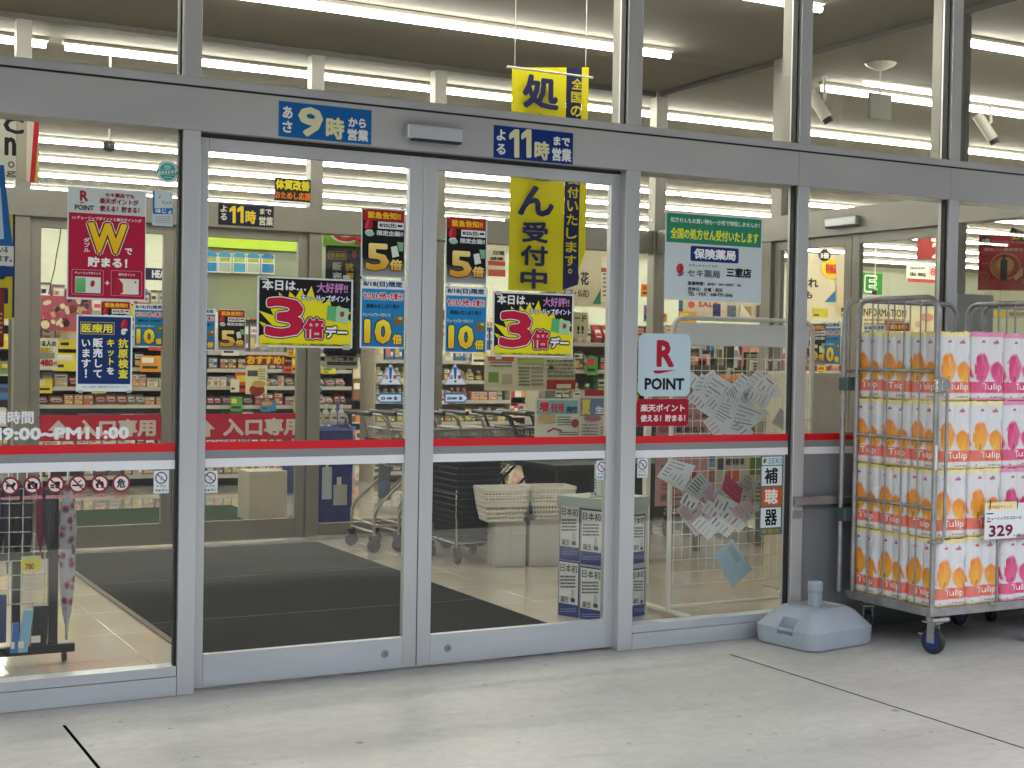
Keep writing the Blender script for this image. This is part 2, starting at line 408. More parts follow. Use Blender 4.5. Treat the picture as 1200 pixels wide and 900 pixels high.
ASPH = mat('parking_asphalt', (.055, .055, .057), .85, noise=.3, nscale=30, bump=.4, bscale=80)
par = thing('pavement', None, None); struct(par)
JX = [-8.25, -5.15, -2.05, 1.045, 4.15, 7.25, 10.35, 13.4]; g = .0068
MB().box(-8.25, 13.4, -.2699, .12, -.15, 0).build('concrete_strip', CONC, par)
for i in range(len(JX)-1):
    MB().box(JX[i]+g, JX[i+1]-g, -4.4, -.27, -.15, 0).build('concrete_slab', CONC, par)
MB().box(-8.25, 13.4, -4.4, -.2701, -.14, -.0012).build('joint_filler', mat('joint_dirt', (.006, .006, .006), 1.0, spec=0.0), par)
struct(MB().box(-400, 400, -700, -4.4, -.3, -.15).build('parking_lot', ASPH))
struct(MB().box(-400, -8.25, -4.4, 300, -.3, -.15).build('ground', ASPH))
struct(MB().box(13.4, 400, -4.4, 300, -.3, -.15).build('ground', ASPH))

# shop floor: polished tiles one by one in the entrance, a plain sheet beyond
def tile_mat():
    m = bpy.data.materials.new('polished_beige_tile'); m.use_nodes = True; t = m.node_tree; b = t.nodes['Principled BSDF']
    g = t.nodes.new('ShaderNodeNewGeometry'); n = t.nodes.new('ShaderNodeTexNoise'); n.inputs['Scale'].default_value = 2.2; n.inputs['Detail'].default_value = 7
    t.links.new(g.outputs['Position'], n.inputs['Vector']); r = t.nodes.new('ShaderNodeValToRGB')
    r.color_ramp.elements[0].position = .3; r.color_ramp.elements[0].color = (.61, .56, .46, 1); r.color_ramp.elements[1].position = .7; r.color_ramp.elements[1].color = (.69, .64, .54, 1)
    t.links.new(n.outputs['Fac'], r.inputs[0]); t.links.new(r.outputs[0], b.inputs['Base Color'])
    b.inputs['Roughness'].default_value = .09; b.inputs['Specular IOR Level'].default_value = .7; b.inputs['Coat Weight'].default_value = .5; b.inputs['Coat Roughness'].default_value = .04
    return m
TILE = tile_mat()
fl = thing('shop_floor', None, None); struct(fl)
tm = MB().box(.0012, .5988, .0012, .5988, -.02, 0, b=.001).build('tile', TILE, fl); tm.location = (.4, .16, 0)
first = True
for i in range(11):
    for j in range(16):
        if first: first = False; continue
        c = tm.copy(); col.objects.link(c); c.location = (.4 + .6*i, .16 + .6*j, 0)
MB().box(-8, 28, .121, 20, -.06, -.021).build('grout_bed', mat('tile_grout', (.25, .21, .16), .8), fl)
MB().box(7.002, 28, .122, 20, -.0209, -.0005).build('plain_floor', TILE, fl)
MB().box(-8, .398, .122, 20, -.0209, -.0005).build('plain_floor', TILE, fl)
MB().box(.4, 7.0, 9.762, 20, -.0209, -.0005).build('plain_floor', TILE, fl)
# ceilings: entrance lobby and shop are one height
struct(MB().box(-8, 28, .13, 20, 3.67, 3.8).build('ceiling', CEIL))
struct(MB().box(-8, 28, 20, 20.2, -.1, 3.67).build('back_wall', WALLG))
struct(MB().box(-8.2, -8, 0, 20.2, -.1, 3.9).build('left_wall', WALLC))
struct(MB().box(28, 28.2, 0, 20.2, -.1, 3.9).build('right_wall', WALLG))
struct(MB().box(9.2, 28, 0, .1, -.1, 3.9).build('front_wall', CEIL))
struct(MB().box(-8, -1.9, 0, .1, -.1, 3.9).build('front_wall', CEIL))
# cove line between ceiling and front
# entrance canopy over the pavement
cn = thing('canopy', None, None); struct(cn)
SOFF = mat('canopy_soffit_board', (.50, .50, .48), .7, noise=.03)
MB().box(-8.5, 14, -3.9, -.002, 3.95, 4.15).build('soffit', SOFF, cn)
MB().box(-8.5, 14, -4.0, -3.902, 3.9, 4.35).build('fascia', ALUH, cn)
struct(MB().box(-8.5, 28.2, -.0, .12, 3.8, 5.6).build('upper_facade', SOFF))
struct(MB().box(-8.5, 28.2, .13, 20.2, 4.9, 5.0).build('roof', SOFF))

# ------------------------------------------------------------------ shop front
fr = thing('shop_front', 'grey aluminium and glass shop front with wide header beam and red striped panes', 'shop front', (0, 0, 0))
MUL = [-1.9, -.5, .60, 1.582, 3.727, 4.775, 5.835, 6.885, 7.94, 9.2]   # mullion centres
# the pair of sliding doors stands between 1.582 and 3.727; the mullion at .6 is out of view
ZB0, ZB1 = 2.315, 2.488                       # header beam
ZT = 3.86
for i, x in enumerate(MUL):
    h = .036 if x != 3.727 else .041
    lo = MB(); lo.box(x-h, x+h, 0, .085, 0, ZB0, b=.002); lo.build('mullion', ALU, fr)
    up = MB(); up.box(x-h, x+h, .0, .085, 2.533, ZT, b=.002); up.build('upper_mullion', ALU, fr)
    up = MB(); up.box(x-h*.6, x+h*.6, .101, .17, 2.533, ZT, b=.002); up.build('inner_fin', ALUI, fr)
    if i < len(MUL)-1:
        a, c = x + h + .0008, MUL[i+1] - (.036 if MUL[i+1] != 3.727 else .041) - .0008
        if x == 1.582: a = x - h; 
for a, c in ((-1.9, 4.735), (4.7375, 5.7985), (5.8005, 9.2)):
    MB().box(a, c, -.0025, .17, ZB0, ZB1, b=.0015).build('header_beam', ALUH, fr)
MB().box(-1.9, 9.2, .006, .165, ZB1, ZB1+.010).build('shadow_gap', GASKET, fr)
for a, c in ((-1.9, 9.2),):
    MB().box(a, c, .002, .16, ZB1+.010, 2.533, b=.0015).build('upper_sill', ALU, fr)
MB().box(-1.9, 9.2, -.002, .17, ZT, 3.93).build('top_rail', ALUH, fr)
def stripes(x0, x1, yf, parent):
    MB().box(x0, x1, yf-.0006, yf, 1.0, 1.036).build('red_stripe', mat('red_window_film', rgb('#d20a1e')[:3], .35), parent)
    MB().box(x0, x1, yf-.0006, yf, .9665, .9995).build('grey_stripe', mat('grey_window_film', (.24, .25, .255), .4), parent)
    MB().box(x0, x1, yf-.0006, yf, .929, .966).build('white_stripe', mat('white_window_film', (.78, .80, .82), .4), parent)
spans = [(MUL[i], MUL[i+1]) for i in range(len(MUL)-1)]
for (a, c) in spans:
    xa, xc = a + .038, c - .038
    if a == 1.582: continue
    if a == 3.727: xa = a + .043
    # upper pane
    if a != 4.775 and a < 5.8:
        MB().box(xa, xc, .0, .09, .0, .078, b=.002).build('base_panel', ALUB, fr)
        MB().box(xa, xc, .004, .085, .0795, .12, b=.002).build('glazing_sill', ALUB, fr)
        MB().box(xa, xc, .030, .038, .12, ZB0).build('glass_pane', GLASS, fr)
        MB().box(xa, xa+.006, .02, .05, .12, ZB0).build('gasket', GASKET, fr)
        MB().box(xc-.010, xc, .02, .05, .12, ZB0).build('gasket', GASKET, fr)
        stripes(xa+.006, xc-.010, .0297, fr)
    else:
        MB().box(xa, xc, .025, .08, 0, .9288, b=.003).build('grey_panel', PANEL, fr)
        MB().box(xa, xc, .030, .038, .929, ZB0).build('glass_pane', GLASS, fr)
        stripes(xa, xc, .0297, fr)
        MB().box(xc-.010, xc, .02, .05, .93, ZB0).build('gasket', GASKET, fr)
MB().box(4.742, 5.87, -.028, -.002, .668, .712, b=.003).build('bumper_rail', TAUPE, fr)
MB().box(4.742, 4.80, -.008, -.0005, .60, .64, b=.002).build('rail_bracket', TAUPE, fr)
for (a, c) in spans:
    MB().box(a+.042, c-.042, .030, .038, 2.533, ZT).build('upper_glass', GLASS, fr)
    MB().box(c-.050, c-.042, .018, .055, 2.533, ZT).build('gasket', GASKET, fr)
# sliding doors (their track sits behind the beam line)
def sliding_door(x0, x1, meet, label, lockx):
    d = thing('sliding_door', label, 'door', (x0, .05, 0))
    y0, y1 = .05, .085
    ws = .066
    sA = ws; sB = ws
    MB().box(x0, x0+sA, y0, y1, .012, 2.298, b=.002).build('stile', ALU, d)
    MB().box(x1-sB, x1, y0, y1, .012, 2.298, b=.002).build('stile', ALU, d)
    MB().box(x0+sA, x1-sB, y0+.0005, y1, .012, .148, b=.002).build('bottom_rail', ALUB, d)
    MB().box(x0+sA, x1-sB, y0+.0005, y1, 2.245, 2.298, b=.002).build('top_rail', ALU, d)
    MB().box(x0+sA, x1-sB, y0+.014, y0+.020, .148, 2.245).build('glass', GLASS, d)
    stripes(x0+sA, x1-sB, y0+.0137, d)
    lk = MB(); lk.lathe([(.016, 0), (.018, -.002), (.018, -.004), (.011, -.005), (.010, -.002)], (lockx, y0+.0005, .082), 20, axis='y')
    lk.build('lock', STEEL, d, smooth=40)
    MB().box(lockx-.001, lockx+.001, y0-.0055, y0-.004, .077, .087).build('keyhole', GASKET, d)
    return d
sliding_door(1.60, 2.641, 'r', 'left leaf of the automatic glass door, its stile against the first mullion', 2.49)
sliding_door(2.646, 3.70, 'l', 'right leaf of the automatic glass door, next to the thick post', 2.80)
MB().box(1.62, 3.685, .05, .1, 2.300, 2.3145).build('door_track', GASKET, fr)
MB().box(1.58, 3.72, .03, .13, .0, .006).build('floor_guide', STEEL, fr)

# door sensor housings
def sensor(label, loc, L, ax):
    s = thing('door_sensor', label, 'sensor', loc)
    mb = MB()
    if ax == 'x': mb.box(loc[0], loc[0]+L, loc[1]-.045, loc[1], loc[2], loc[2]+.062, b=.006)
    else: mb.box(loc[0]-.045, loc[0], loc[1]-L, loc[1], loc[2], loc[2]+.062, b=.006)
    mb.build('housing', ALUB, s)
    mb = MB()
    if ax == 'x': mb.box(loc[0]+.03, loc[0]+L-.006, loc[1]-.04, loc[1]-.004, loc[2]-.008, loc[2]+.001)
    else: mb.box(loc[0]-.04, loc[0]-.004, loc[1]-L+.006, loc[1]-.006, loc[2]-.008, loc[2]+.001)
    mb.build('lens_strip', GASKET, s)
sensor('silver door sensor box on the header beam between the two opening-hours signs', (2.52, -.003, 2.362), .27, 'x')

# ------------------------------------------------------------------ inner partitions of the entrance lobby
YB, XR = 4.3, 6.81
bp_ = thing('back_partition', 'beige framed glass partition across the back of the entrance lobby', 'partition', (0, YB, 0))
BX = [-.45, .55, 1.62, 2.66, 3.72, 4.735, 5.76]
for x in BX:
    if x != 2.66:
        MB().box(x-.05, x+.05, YB, YB+.1, 0, 2.305, b=.002).build('post', ALUI, bp_)
    MB().box(x-.05, x+.05, YB, YB+.1, 2.49, 3.67, b=.002).build('clerestory_post', ALUI, bp_) if x not in (2.66,) else None
MB().box(-1.5, XR-.052, YB-.02, YB+.12, 2.305, 2.49, b=.002).build('header', ALUI, bp_)
for a, c in ((-1.5, .5), (.6, 1.57), (1.67, 3.67), (3.77, 4.685), (4.785, 5.71), (5.81, XR-.055)):
    MB().box(a, c, YB+.04, YB+.048, 2.49, 3.67).build('clerestory_glass', GLASS, bp_)
for a, c in ((-.4, .5), (.6, 1.57), (3.77, 4.685), (4.785, 5.71), (5.81, XR-.055)):
    MB().box(a, c, YB+.04, YB+.048, .12, 2.305).build('glass_pane', GLASS, bp_)
    MB().box(a, c, YB+.01, YB+.08, 0, .12, b=.002).build('base_rail', ALUI, bp_)
MB().box(-1.5, XR-.052, YB-.004, YB+.1, 3.628, 3.668).build('ceiling_channel', mat('dark_channel', (.07, .065, .055), .5), bp_)
MB().box(XR-.05, XR+.05, YB-.02, YB+.1, 0, 3.67, b=.002).build('corner_post', ALUI, bp_)
MB().box(XR-.075, XR-.058, YB-.04, YB-.022, 0, 3.67, b=.002).build('corner_trim', ALUI, bp_)
def inner_door(name_label, axis, a, c, off):
    """leaf from a to c; axis 'x' lies along the back partition, 'y' along the side partition"""
    o = thing('sliding_door', name_label, 'door', (a, off, 0) if axis == 'x' else (off, a, 0))
    def bx(u0, u1, z0, z1, d0, d1, nm, mt, bv=.002):
        mb = MB()
        if axis == 'x': mb.box(u0, u1, off+d0, off+d1, z0, z1, b=bv)
        else: mb.box(off+d0, off+d1, u0, u1, z0, z1, b=bv)
        return mb.build(nm, mt, o)
    bx(a, a+.075, .02, 2.30, 0, .04, 'stile', ALUI); bx(c-.075, c, .02, 2.30, 0, .04, 'stile', ALUI)
    bx(a+.075, c-.075, .02, .17, .001, .04, 'bottom_rail', ALUI); bx(a+.075, c-.075, 2.235, 2.30, .001, .04, 'top_rail', ALUI)
    bx(a+.075, c-.075, .17, 2.235, .016, .024, 'glass', GLASS, 0)
    return o
DL = inner_door('inner glass door leaf on the left, behind the crimson double-points poster', 'x', 1.672, 2.662, YB+.03)
DR = inner_door('inner glass door leaf on the right, ending left of the blue bottle display', 'x', 2.666, 3.668, YB+.03)
sp = thing('side_partition', 'beige framed glass partition along the right side of the entrance lobby', 'partition', (XR, 0, 0))
for y in (.95, 2.80):
    MB().box(XR-.05, XR+.05, y-.06, y+.06, 0, 2.305, b=.002).build('post', ALUI, sp)
for y in (.95, 2.69):
    MB().box(XR-.05, XR+.05, y-.06, y+.06, 2.49, 3.67, b=.002).build('clerestory_post', ALUI, sp)
MB().box(XR-.06, XR+.06, .18, YB-.06, 2.305, 2.49, b=.002).build('header', ALUI, sp)
for a, c in ((.18, .89), (1.01, 2.63), (2.75, YB-.03)):
    MB().box(XR+.0, XR+.008, a, c, 2.49, 3.67).build('clerestory_glass', GLASS, sp)
for a, c in ((.18, .89), (2.86, YB-.03)):
    MB().box(XR, XR+.008, a, c, .12, 2.305).build('glass_pane', GLASS, sp)
    MB().box(XR-.035, XR+.035, a, c, 0, .12, b=.002).build('base_rail', ALUI, sp)
MB().box(XR-.035, XR+.035, .18, YB-.03, 3.628, 3.668).build('ceiling_channel', mat('dark_channel', (.07, .065, .055), .5), sp)
inner_door('far leaf of the side glass door, seen through the right panes of the shop front', 'y', 1.885, 2.735, XR-.02)
inner_door('near leaf of the side glass door, below the sensor and left of the red number sign', 'y', 1.015, 1.88, XR-.02)
sensor('silver door sensor box on the inner header over the side glass door', (XR-.061, 2.08, 2.362), .32, 'y')

# ------------------------------------------------------------------ door mats
MATM = mat('charcoal_ribbed_mat', (.022, .023, .021), .95, spec=.08, noise=.3, nscale=40, bump=.8, bscale=260)
dm = thing('entrance_mat', 'large dark grey entrance mat in strips on the lobby floor inside the doors', 'mat', (1.82, .28, 0))
ms = [.28, 1.50, 2.81, 4.12]
for i in range(3):
    MB().box(1.82, 3.70, ms[i]+.006, ms[i+1]-.006, .001, .014, b=.004).build('mat_strip', MATM, dm)
for i in (1, 2): MB().box(1.82, 3.70, ms[i]-.0055, ms[i]+.0055, .001, .0125).build('mat_seam', mat('mat_seam_rubber', (.13, .125, .11), .7), dm)
MB().box(1.785, 1.8195, .28, 4.12, .001, .010, b=.003).build('mat_edge', mat('mat_edge_brown', (.12, .095, .065), .6), dm)
MB().box(1.67, 3.67, 4.215, 4.27, .0005, .006).build('door_threshold', STEEL, bp_)
gm = MB().box(2.15, 3.85, 5.45, 6.75, .001, .014, b=.004).build('green_mat', mat('dark_green_mat', (.015, .045, .022), .9, noise=.3, nscale=30, bump=.6, bscale=200))
tag(gm, 'dark green door mat on the shop floor beyond the inner doors', 'mat')

# ------------------------------------------------------------------ lamps
HOUS = mat('lamp_housing_white', (.75, .73, .66), .5)
GRP = 'tube lamps along the ceiling'
def lamp(x0, x1, y, label, z=3.668):
    L = thing('ceiling_lamp', label, 'lamp', ((x0+x1)/2, y, z), group=GRP)
    MB().box(x0, x1, y-.03, y+.03, z-.028, z, b=.004).build('housing', HOUS, L)
    pts = [(x0+.02, y, z-.055), (x1-.02, y, z-.055)]
    MB().tube(pts, .021, 8).build('lit_tube', TUBE, L, smooth=50)
lamp(-3.4, 1.2, 2.85, 'lobby ceiling tube lamp row continuing left of the doors, second from the glass')
lamp(1.25, 5.9, 2.85, 'bright tube lamp row crossing the lobby ceiling above the wide upper pane')
lamp(1.25, 5.9, 1.2, 'lobby ceiling tube lamp nearest the shop front, its end at the top of the picture')
lamp(-3.4, 1.2, 1.2, 'lobby ceiling tube lamp nearest the shop front, left of the picture')
ROWS = [5.0, 6.7, 8.3, 9.95, 11.5, 13.1, 14.8, 16.4, 18.0]
for k, y in enumerate(ROWS):
    for (a, c, side) in ((-7, 1.9, 'left'), (2.0, 10.9, 'middle'), (11.0, 26, 'right')):
        if k in (1, 2, 6) and side == 'left': continue
        lamp(a, c, y, 'long shop tube lamp row, %s in from the entrance, %s stretch' % (['first', 'second', 'third', 'fourth', 'fifth', 'sixth', 'seventh', 'eighth', 'ninth'][k], side))
for y, a in ((1.4, 7.3), (3.2, 7.6)):
    lamp(a, 16, y, 'shop tube lamp beside the lobby, %s the shop front' % ('close to' if y < 2 else 'further from'))

# ------------------------------------------------------------------ signs on the header beam
YS = -.0035
def one(s, x0, y0, x1, y1, c):
    w_, h = x1-x0, y1-y0
    s.poly([(x0+w_*.52, y0), (x1-w_*.06, y0), (x1, y0+h*.04), (x1, y1-h*.04), (x1-w_*.08, y1), (x1-w_*.42, y1), (x1-w_*.5, y1-h*.04), (x1-w_*.5, y0+h*.27), (x0+w_*.1, y0+h*.36), (x0, y0+h*.33), (x0, y0+h*.19), (x0+w_*.06, y0+h*.15)], c)
def tape(s, x0, y0, x1, y1):
    """short bits of cloudy tape across the four corners"""
    w_ = (x1-x0)*.07
    for x, y in ((x0+w_, y0), (x1-w_, y0), (x0+w_, y1), (x1-w_, y1)): s.rect(x-w_*.5, y-w_*.35, x+w_*.5, y+w_*.35, '#b9bdb6')
def bud(s, cx, cy, rx, ry, c='#b01a2c', leaf='#e8efe9'):
    s.ell(cx, cy, rx, ry, c, rot=12)
    s.ell(cx - rx*.35, cy - ry*.1, rx*.35, ry*.8, '#cf4050', rot=18)
    if leaf: s.ell(cx - rx*.2, cy + ry*1.2, rx*.7, ry*.35, leaf, rot=-20); s.ell(cx + rx*.6, cy + ry*1.1, rx*.4, ry*.25, leaf, rot=30)
s = Sheet(300, 0, 4, y=YS)
s.paper(102, 492, 544, 662, '#a9bccb'); s.rect(106, 495, 541, 659, '#0d62a8')
s.text('あ', 124, 498, 172, 556, '#e9efef', .04); s.text('さ', 124, 566, 170, 622, '#e9efef', .04)
s.text('9', 197, 502, 314, 642, '#e3e2b4', .05); s.text('時', 327, 550, 414, 654, '#e3e2b4', .045)
s.text('から', 432, 554, 516, 598, '#e9efef', .05); s.text('営業', 428, 606, 526, 662, '#e9efef', .04)
s.done('hours_sign', 'blue sign on the header beam reading あさ9時から営業', 'sign')
s = Sheet(580, 60, 4.5, y=YS)
s.paper(-9, 408, 413, 582, '#8fa0b8'); s.rect(-7, 411, 411, 579, '#0c2f7c')
s.text('よ', 8, 412, 56, 472, '#e9efef', .04); s.text('る', 8, 488, 56, 545, '#e9efef', .04)
one(s, 74, 412, 128, 562, '#e3e2b4'); one(s, 138, 412, 192, 562, '#e3e2b4'); s.text('時', 207, 474, 287, 575, '#e3e2b4', .045)
s.text('まで', 308, 452, 395, 500, '#e9efef', .05); s.text('営業', 300, 512, 402, 582, '#e9efef', .04)
hs = s.done('hours_sign', 'navy sign on the outer header beam reading よる11時まで営業', 'sign')
s = Sheet(240, 225, 4, y=YB-.024)
s.paper(64, 60, 323, 160, '#20202c'); s.rect(66, 63, 321, 157, '#0c1438')
s.text('よる', 72, 66, 110, 140, '#e8e4cc', .03) if False else None
s.text('よ', 73, 62, 104, 94, '#e8e4cc', .03); s.text('る', 73, 100, 104, 132, '#e8e4cc', .03)
one(s, 115, 66, 145, 146, '#f0d63c'); one(s, 152, 66, 182, 146, '#f0d63c'); s.text('時', 190, 86, 240, 150, '#f0d63c', .04)
s.text('まで', 258, 78, 312, 106, '#e8e4cc', .04); s.text('営業', 254, 116, 320, 158, '#e8e4cc', .03)
s.done('hours_sign', 'dark hours sign with yellow 11時 on the inner header beam', 'sign')

# ------------------------------------------------------------------ notices on the outer glass
YG = .0290                                        # fixed panes, outer face
YD = .0630                                        # door panes, outer face
# crimson double points poster
s = Sheet(70, 180, 7.5, y=YG)
s.paper(65, 310, 757, 1290, '#d9dedb')
s.rect(72, 318, 750, 533, '#c9d3d2')
s.rect(76, 534, 748, 1272, '#b3173f')
s.text('R', 177, 325, 250, 418, '#9c1535', .05); s.poly([(172, 428), (236, 428), (196, 437), (180, 437)], '#9c1535')
s.text('POINT', 132, 452, 300, 498, '#1c1c22', .04)
s.text('セキ薬品でも', 398, 350, 655, 390, '#8d1430', .04); s.text('楽天ポイントが', 350, 398, 692, 450, '#8d1430', .04); s.text('使える！貯まる！', 350, 464, 700, 518, '#8d1430', .04)
s.text('チューリップポイントと楽天ポイントが', 150, 562, 718, 592, '#f3dfe2', .03); s.rect(106, 552, 142, 574, '#d9879a')
s.text('W', 245, 612, 590, 878, '#f2d22a', .05, c2='#f0b800', out=[(.075, '#f6efdc'), (.05, '#6b1420')])
s.text('で', 570, 832, 636, 890, '#f8f4f4', .05); s.vtext('ダブル', 205, 738, 265, 870, '#f8f4f4', .03)
s.crop(70, 290, 5)
s.text('貯まる！', 162, 58, 395, 118, '#fbf7f7', .05)
for (a, b_, c, d) in ((68, 130, 255, 278), (298, 137, 480, 285)):
    s.rect(a, b_, c, d, '#dd8fa6', r=.06); s.rect(a+3, b_+3, c-3, d-3, '#a8163c', r=.06)
s.text('チューリップポイント', 86, 143, 240, 158, '#f5e4e8', .03, res=1); s.text('楽天ポイント', 342, 152, 440, 168, '#f5e4e8', .03, res=1)
s.rect(88, 173, 238, 266, '#dfe9df'); s.rect(90, 177, 150, 262, '#7cc47c', '#58a868'); bud(s, 190, 212, 13, 20, leaf=None)
s.rect(320, 185, 460, 275, '#e9e6de'); s.poly([(320, 182), (345, 184), (368, 215), (370, 262), (345, 276), (320, 272)], '#b22034'); s.ell(385, 245, 18, 22, '#efe6c8')
s.rect(436, 200, 446, 210, '#555555'); s.text('+', 262, 195, 290, 222, '#f5dfe4', .04)
s.done('poster', 'crimson poster with a big yellow W, above the navy test-kit poster', 'poster')
# navy test kit poster
s = Sheet(70, 290, 5, y=YG)
s.paper(97, 396, 425, 844, '#e8f0f4'); s.rect(107, 406, 415, 800, '#15336b')
s.rect(120, 437, 320, 509, '#d8d05a'); s.rect(123, 440, 317, 506, '#15336b'); s.text('医療用', 128, 446, 308, 500, '#f2e83a', .035)
bud(s, 377, 450, 20, 30); s.ell(372, 500, 14, 12, '#cfe3e4')
s.vtext('抗原検査', 340, 532, 402, 770, '#f2e83a', .035)
s.vtext('キット', 270, 532, 324, 694, '#f2e83a', .04); s.vtext('を', 270, 697, 324, 748, '#f4f6f8', .04)
s.vtext('販売して', 190, 528, 254, 768, '#f4f6f8', .04); s.vtext('います！', 120, 528, 184, 768, '#f4f6f8', .04)
s.text('※詳しくは薬剤師・登録販売者までお問い合わせください', 130, 812, 400, 822, '#3a4458', 0, res=1)
tape(s, 97, 396, 425, 844)
s.done('poster', 'navy poster with yellow and white vertical writing, below the crimson poster', 'poster')
# three-times-points poster, twice
s = Sheet(290, 235, 4.865, y=YD)
s.paper(54, 440, 600, 838, '#e3e6e4'); s.rect(66, 450, 590, 828, '#101014')
s.poly([(66, 826), (66, 772), (112, 752), (66, 688), (146, 716), (62, 626), (150, 656), (105, 566), (186, 612), (178, 522), (230, 566), (240, 518), (275, 552),
        (305, 498), (330, 556), (365, 488), (385, 556), (410, 540), (430, 590), (470, 560), (480, 620), (520, 600), (590, 640), (560, 665), (590, 690), (590, 826)], '#f0e61e')
s.text('本日は…', 84, 452, 334, 514, '#f4f4f4', .035)
s.text('大好評!!', 395, 470, 572, 528, '#c888c8', .03, out=[(.03, '#2a1a3a')])
s.text('チューリップポイント', 306, 540, 580, 576, '#f4f8ff', .03, out=[(.09, '#1c3578')])
s.text('3', 98, 552, 325, 780, '#c2183e', .05, out=[(.05, '#101014'), (.025, '#f6f2ee')])
s.text('倍', 318, 668, 437, 790, '#c2183e', .05, out=[(.09, '#101014'), (.03, '#f6f2ee')])
s.text('デー', 442, 716, 568, 786, '#f4f4f4', .05, out=[(.11, '#101014')])
s.poly([(456, 598), (577, 618), (568, 702), (448, 680)], '#5fb87a'); s.poly([(505, 606), (577, 618), (568, 702), (500, 690)], '#a8d8b0'); bud(s, 537, 648, 13, 17, leaf=None)
s.text('※一部ポイント対象外商品がございます。詳細は従業員までお問合せください', 80, 814, 582, 826, '#26260a', .02, res=1)
tape(s, 54, 440, 600, 838)
P3 = s.done('poster', 'black and yellow poster with a red 3倍 on the left sliding door', 'poster', group='sale posters taped to the doors')
org = P3.location.copy(); t0 = Sheet(290, 235, 4.865, y=YD).w(62, 422); t1 = Sheet(500, 245, 5, y=YD).w(393, 475)
place_copy(P3, org + (t1 - t0), 'black and yellow poster with a red 3倍 on the right sliding door')
# five times
s = Sheet(290, 235, 4.865, y=YD)
s.paper(648, 46, 900, 440, '#d4d8d8'); s.rect(655, 53, 893, 118, '#a8211c'); s.rect(655, 118, 893, 330, '#0c0c10'); s.rect(655, 330, 893, 432, '#0c0c10', '#9aa0a2')
s.text('緊急告知!!', 685, 66, 874, 106, '#f0c428', .05)
bud(s, 690, 138, 24, 34); s.ell(696, 188, 26, 16, '#a7c9b0')
s.rect(742, 124, 890, 164, '#e8ecec', r=.1); s.text('8/25(日)', 750, 131, 848, 158, '#1a2030', .05); s.rect(854, 140, 882, 152, '#1a2030')
s.rect(734, 170, 888, 205, '#25282c'); s.text('限定企画!!', 736, 173, 886, 203, '#d8dce0', .05)
s.text('5', 672, 244, 806, 400, '#f4e48c', .05, c2='#d99a1e', out=[(.03, '#120c06')])
s.text('倍', 808, 336, 880, 400, '#f4dc80', .06, c2='#e0a030', out=[(.08, '#120c06')])
s.poly([(815, 265), (850, 258), (862, 318), (824, 326)], '#dfe8dc'); s.poly([(850, 236), (888, 240), (884, 290), (862, 290)], '#86b58e')
tape(s, 648, 46, 900, 440)
P5 = s.done('poster', 'black poster with a red top and gold 5倍 on the left sliding door', 'poster', group='sale posters taped to the doors')
org5 = P5.location.copy(); a0 = Sheet(290, 235, 4.865, y=YD).w(650, 38); a1 = Sheet(500, 245, 5, y=YD).w(112, 40)
place_copy(P5, org5 + (a1 - a0), 'black poster with a red top and gold 5倍 on the right sliding door')
# ten times
s = Sheet(290, 235, 4.865, y=YD)
s.paper(643, 452, 900, 842, '#e6ecee'); s.rect(651, 505, 893, 834, '#1f8ac8', '#1c7ab8')
s.text('8/18(日)限定', 660, 460, 884, 497, '#2c4a78', .05)
s.text('ヤクルトが作った青汁！', 660, 524, 886, 568, '#c03048', .04, out=[(.07, '#f4f4f4')])
s.text('朝摘み生しぼり青汁', 677, 590, 868, 616, '#10304c', .03)
s.text('チューリップカードポイント', 658, 640, 815, 662, '#eef0b8', .02, res=1)
s.text('10', 664, 676, 820, 816, '#f6ee40', .07, c2='#f0b818', out=[(.045, '#1c2030')])
s.text('倍', 824, 762, 880, 820, '#f4d030', .05, out=[(.07, '#1c2030')])
s.rect(832, 656, 888, 714, '#6b7a50'); s.ell(852, 690, 14, 12, '#9a5840'); s.ell(870, 672, 12, 8, '#c0c888')
tape(s, 643, 452, 900, 842)
P10 = s.done('poster', 'blue poster with a yellow 10倍 on the left sliding door', 'poster', group='sale posters taped to the doors')
org10 = P10.location.copy(); b0 = Sheet(290, 235, 4.865, y=YD).w(643, 450); b1 = Sheet(500, 245, 5, y=YD).w(105, 455)
place_copy(P10, org10 + (b1 - b0), 'blue poster with a yellow 10倍 on the right sliding door')
# the same posters again on the inner glass
YI = YB + .03 + .0145
def inner(o, px, py, label): return place_copy(o, PY(px, py, YI), label, group='sale posters on the inner glass')
inner(P10, 157, 356, 'blue 10倍 poster on the inner left door, right of the navy poster')
inner(P5, 118, 352, 'black 5倍 poster on the inner left door, mostly behind the navy poster')
inner(P10, 218.5, 361, 'blue 10倍 poster on the inner right door, cut off by the outer mullion')
inner(P5, 255, 362, 'black 5倍 poster on the inner right door, left of the big 3倍 poster')
for o, py_, pz_, lab in ((P10, (962, 378), None, 'blue 10倍 poster on the side glass door, left of the roll cage'),
                         (P5, (946, 379), None, 'black 5倍 poster on the side glass door, left of the blue one')):
    p = PX(py_[0], py_[1], XR - .03 - .002)
    place_copy(o, p, lab, group='sale posters on the inner glass', rz=-math.pi/2)
p = PX(1012, 381, XR - .032); place_copy(P10, p, 'blue poster on the near side door, behind the roll cage top', group='sale posters on the inner glass', rz=-math.pi/2)
p = PX(1040, 378, XR - .032); place_copy(P5, p, 'black 5倍 poster on the near side door, behind the roll cage top', group='sale posters on the inner glass', rz=-math.pi/2)

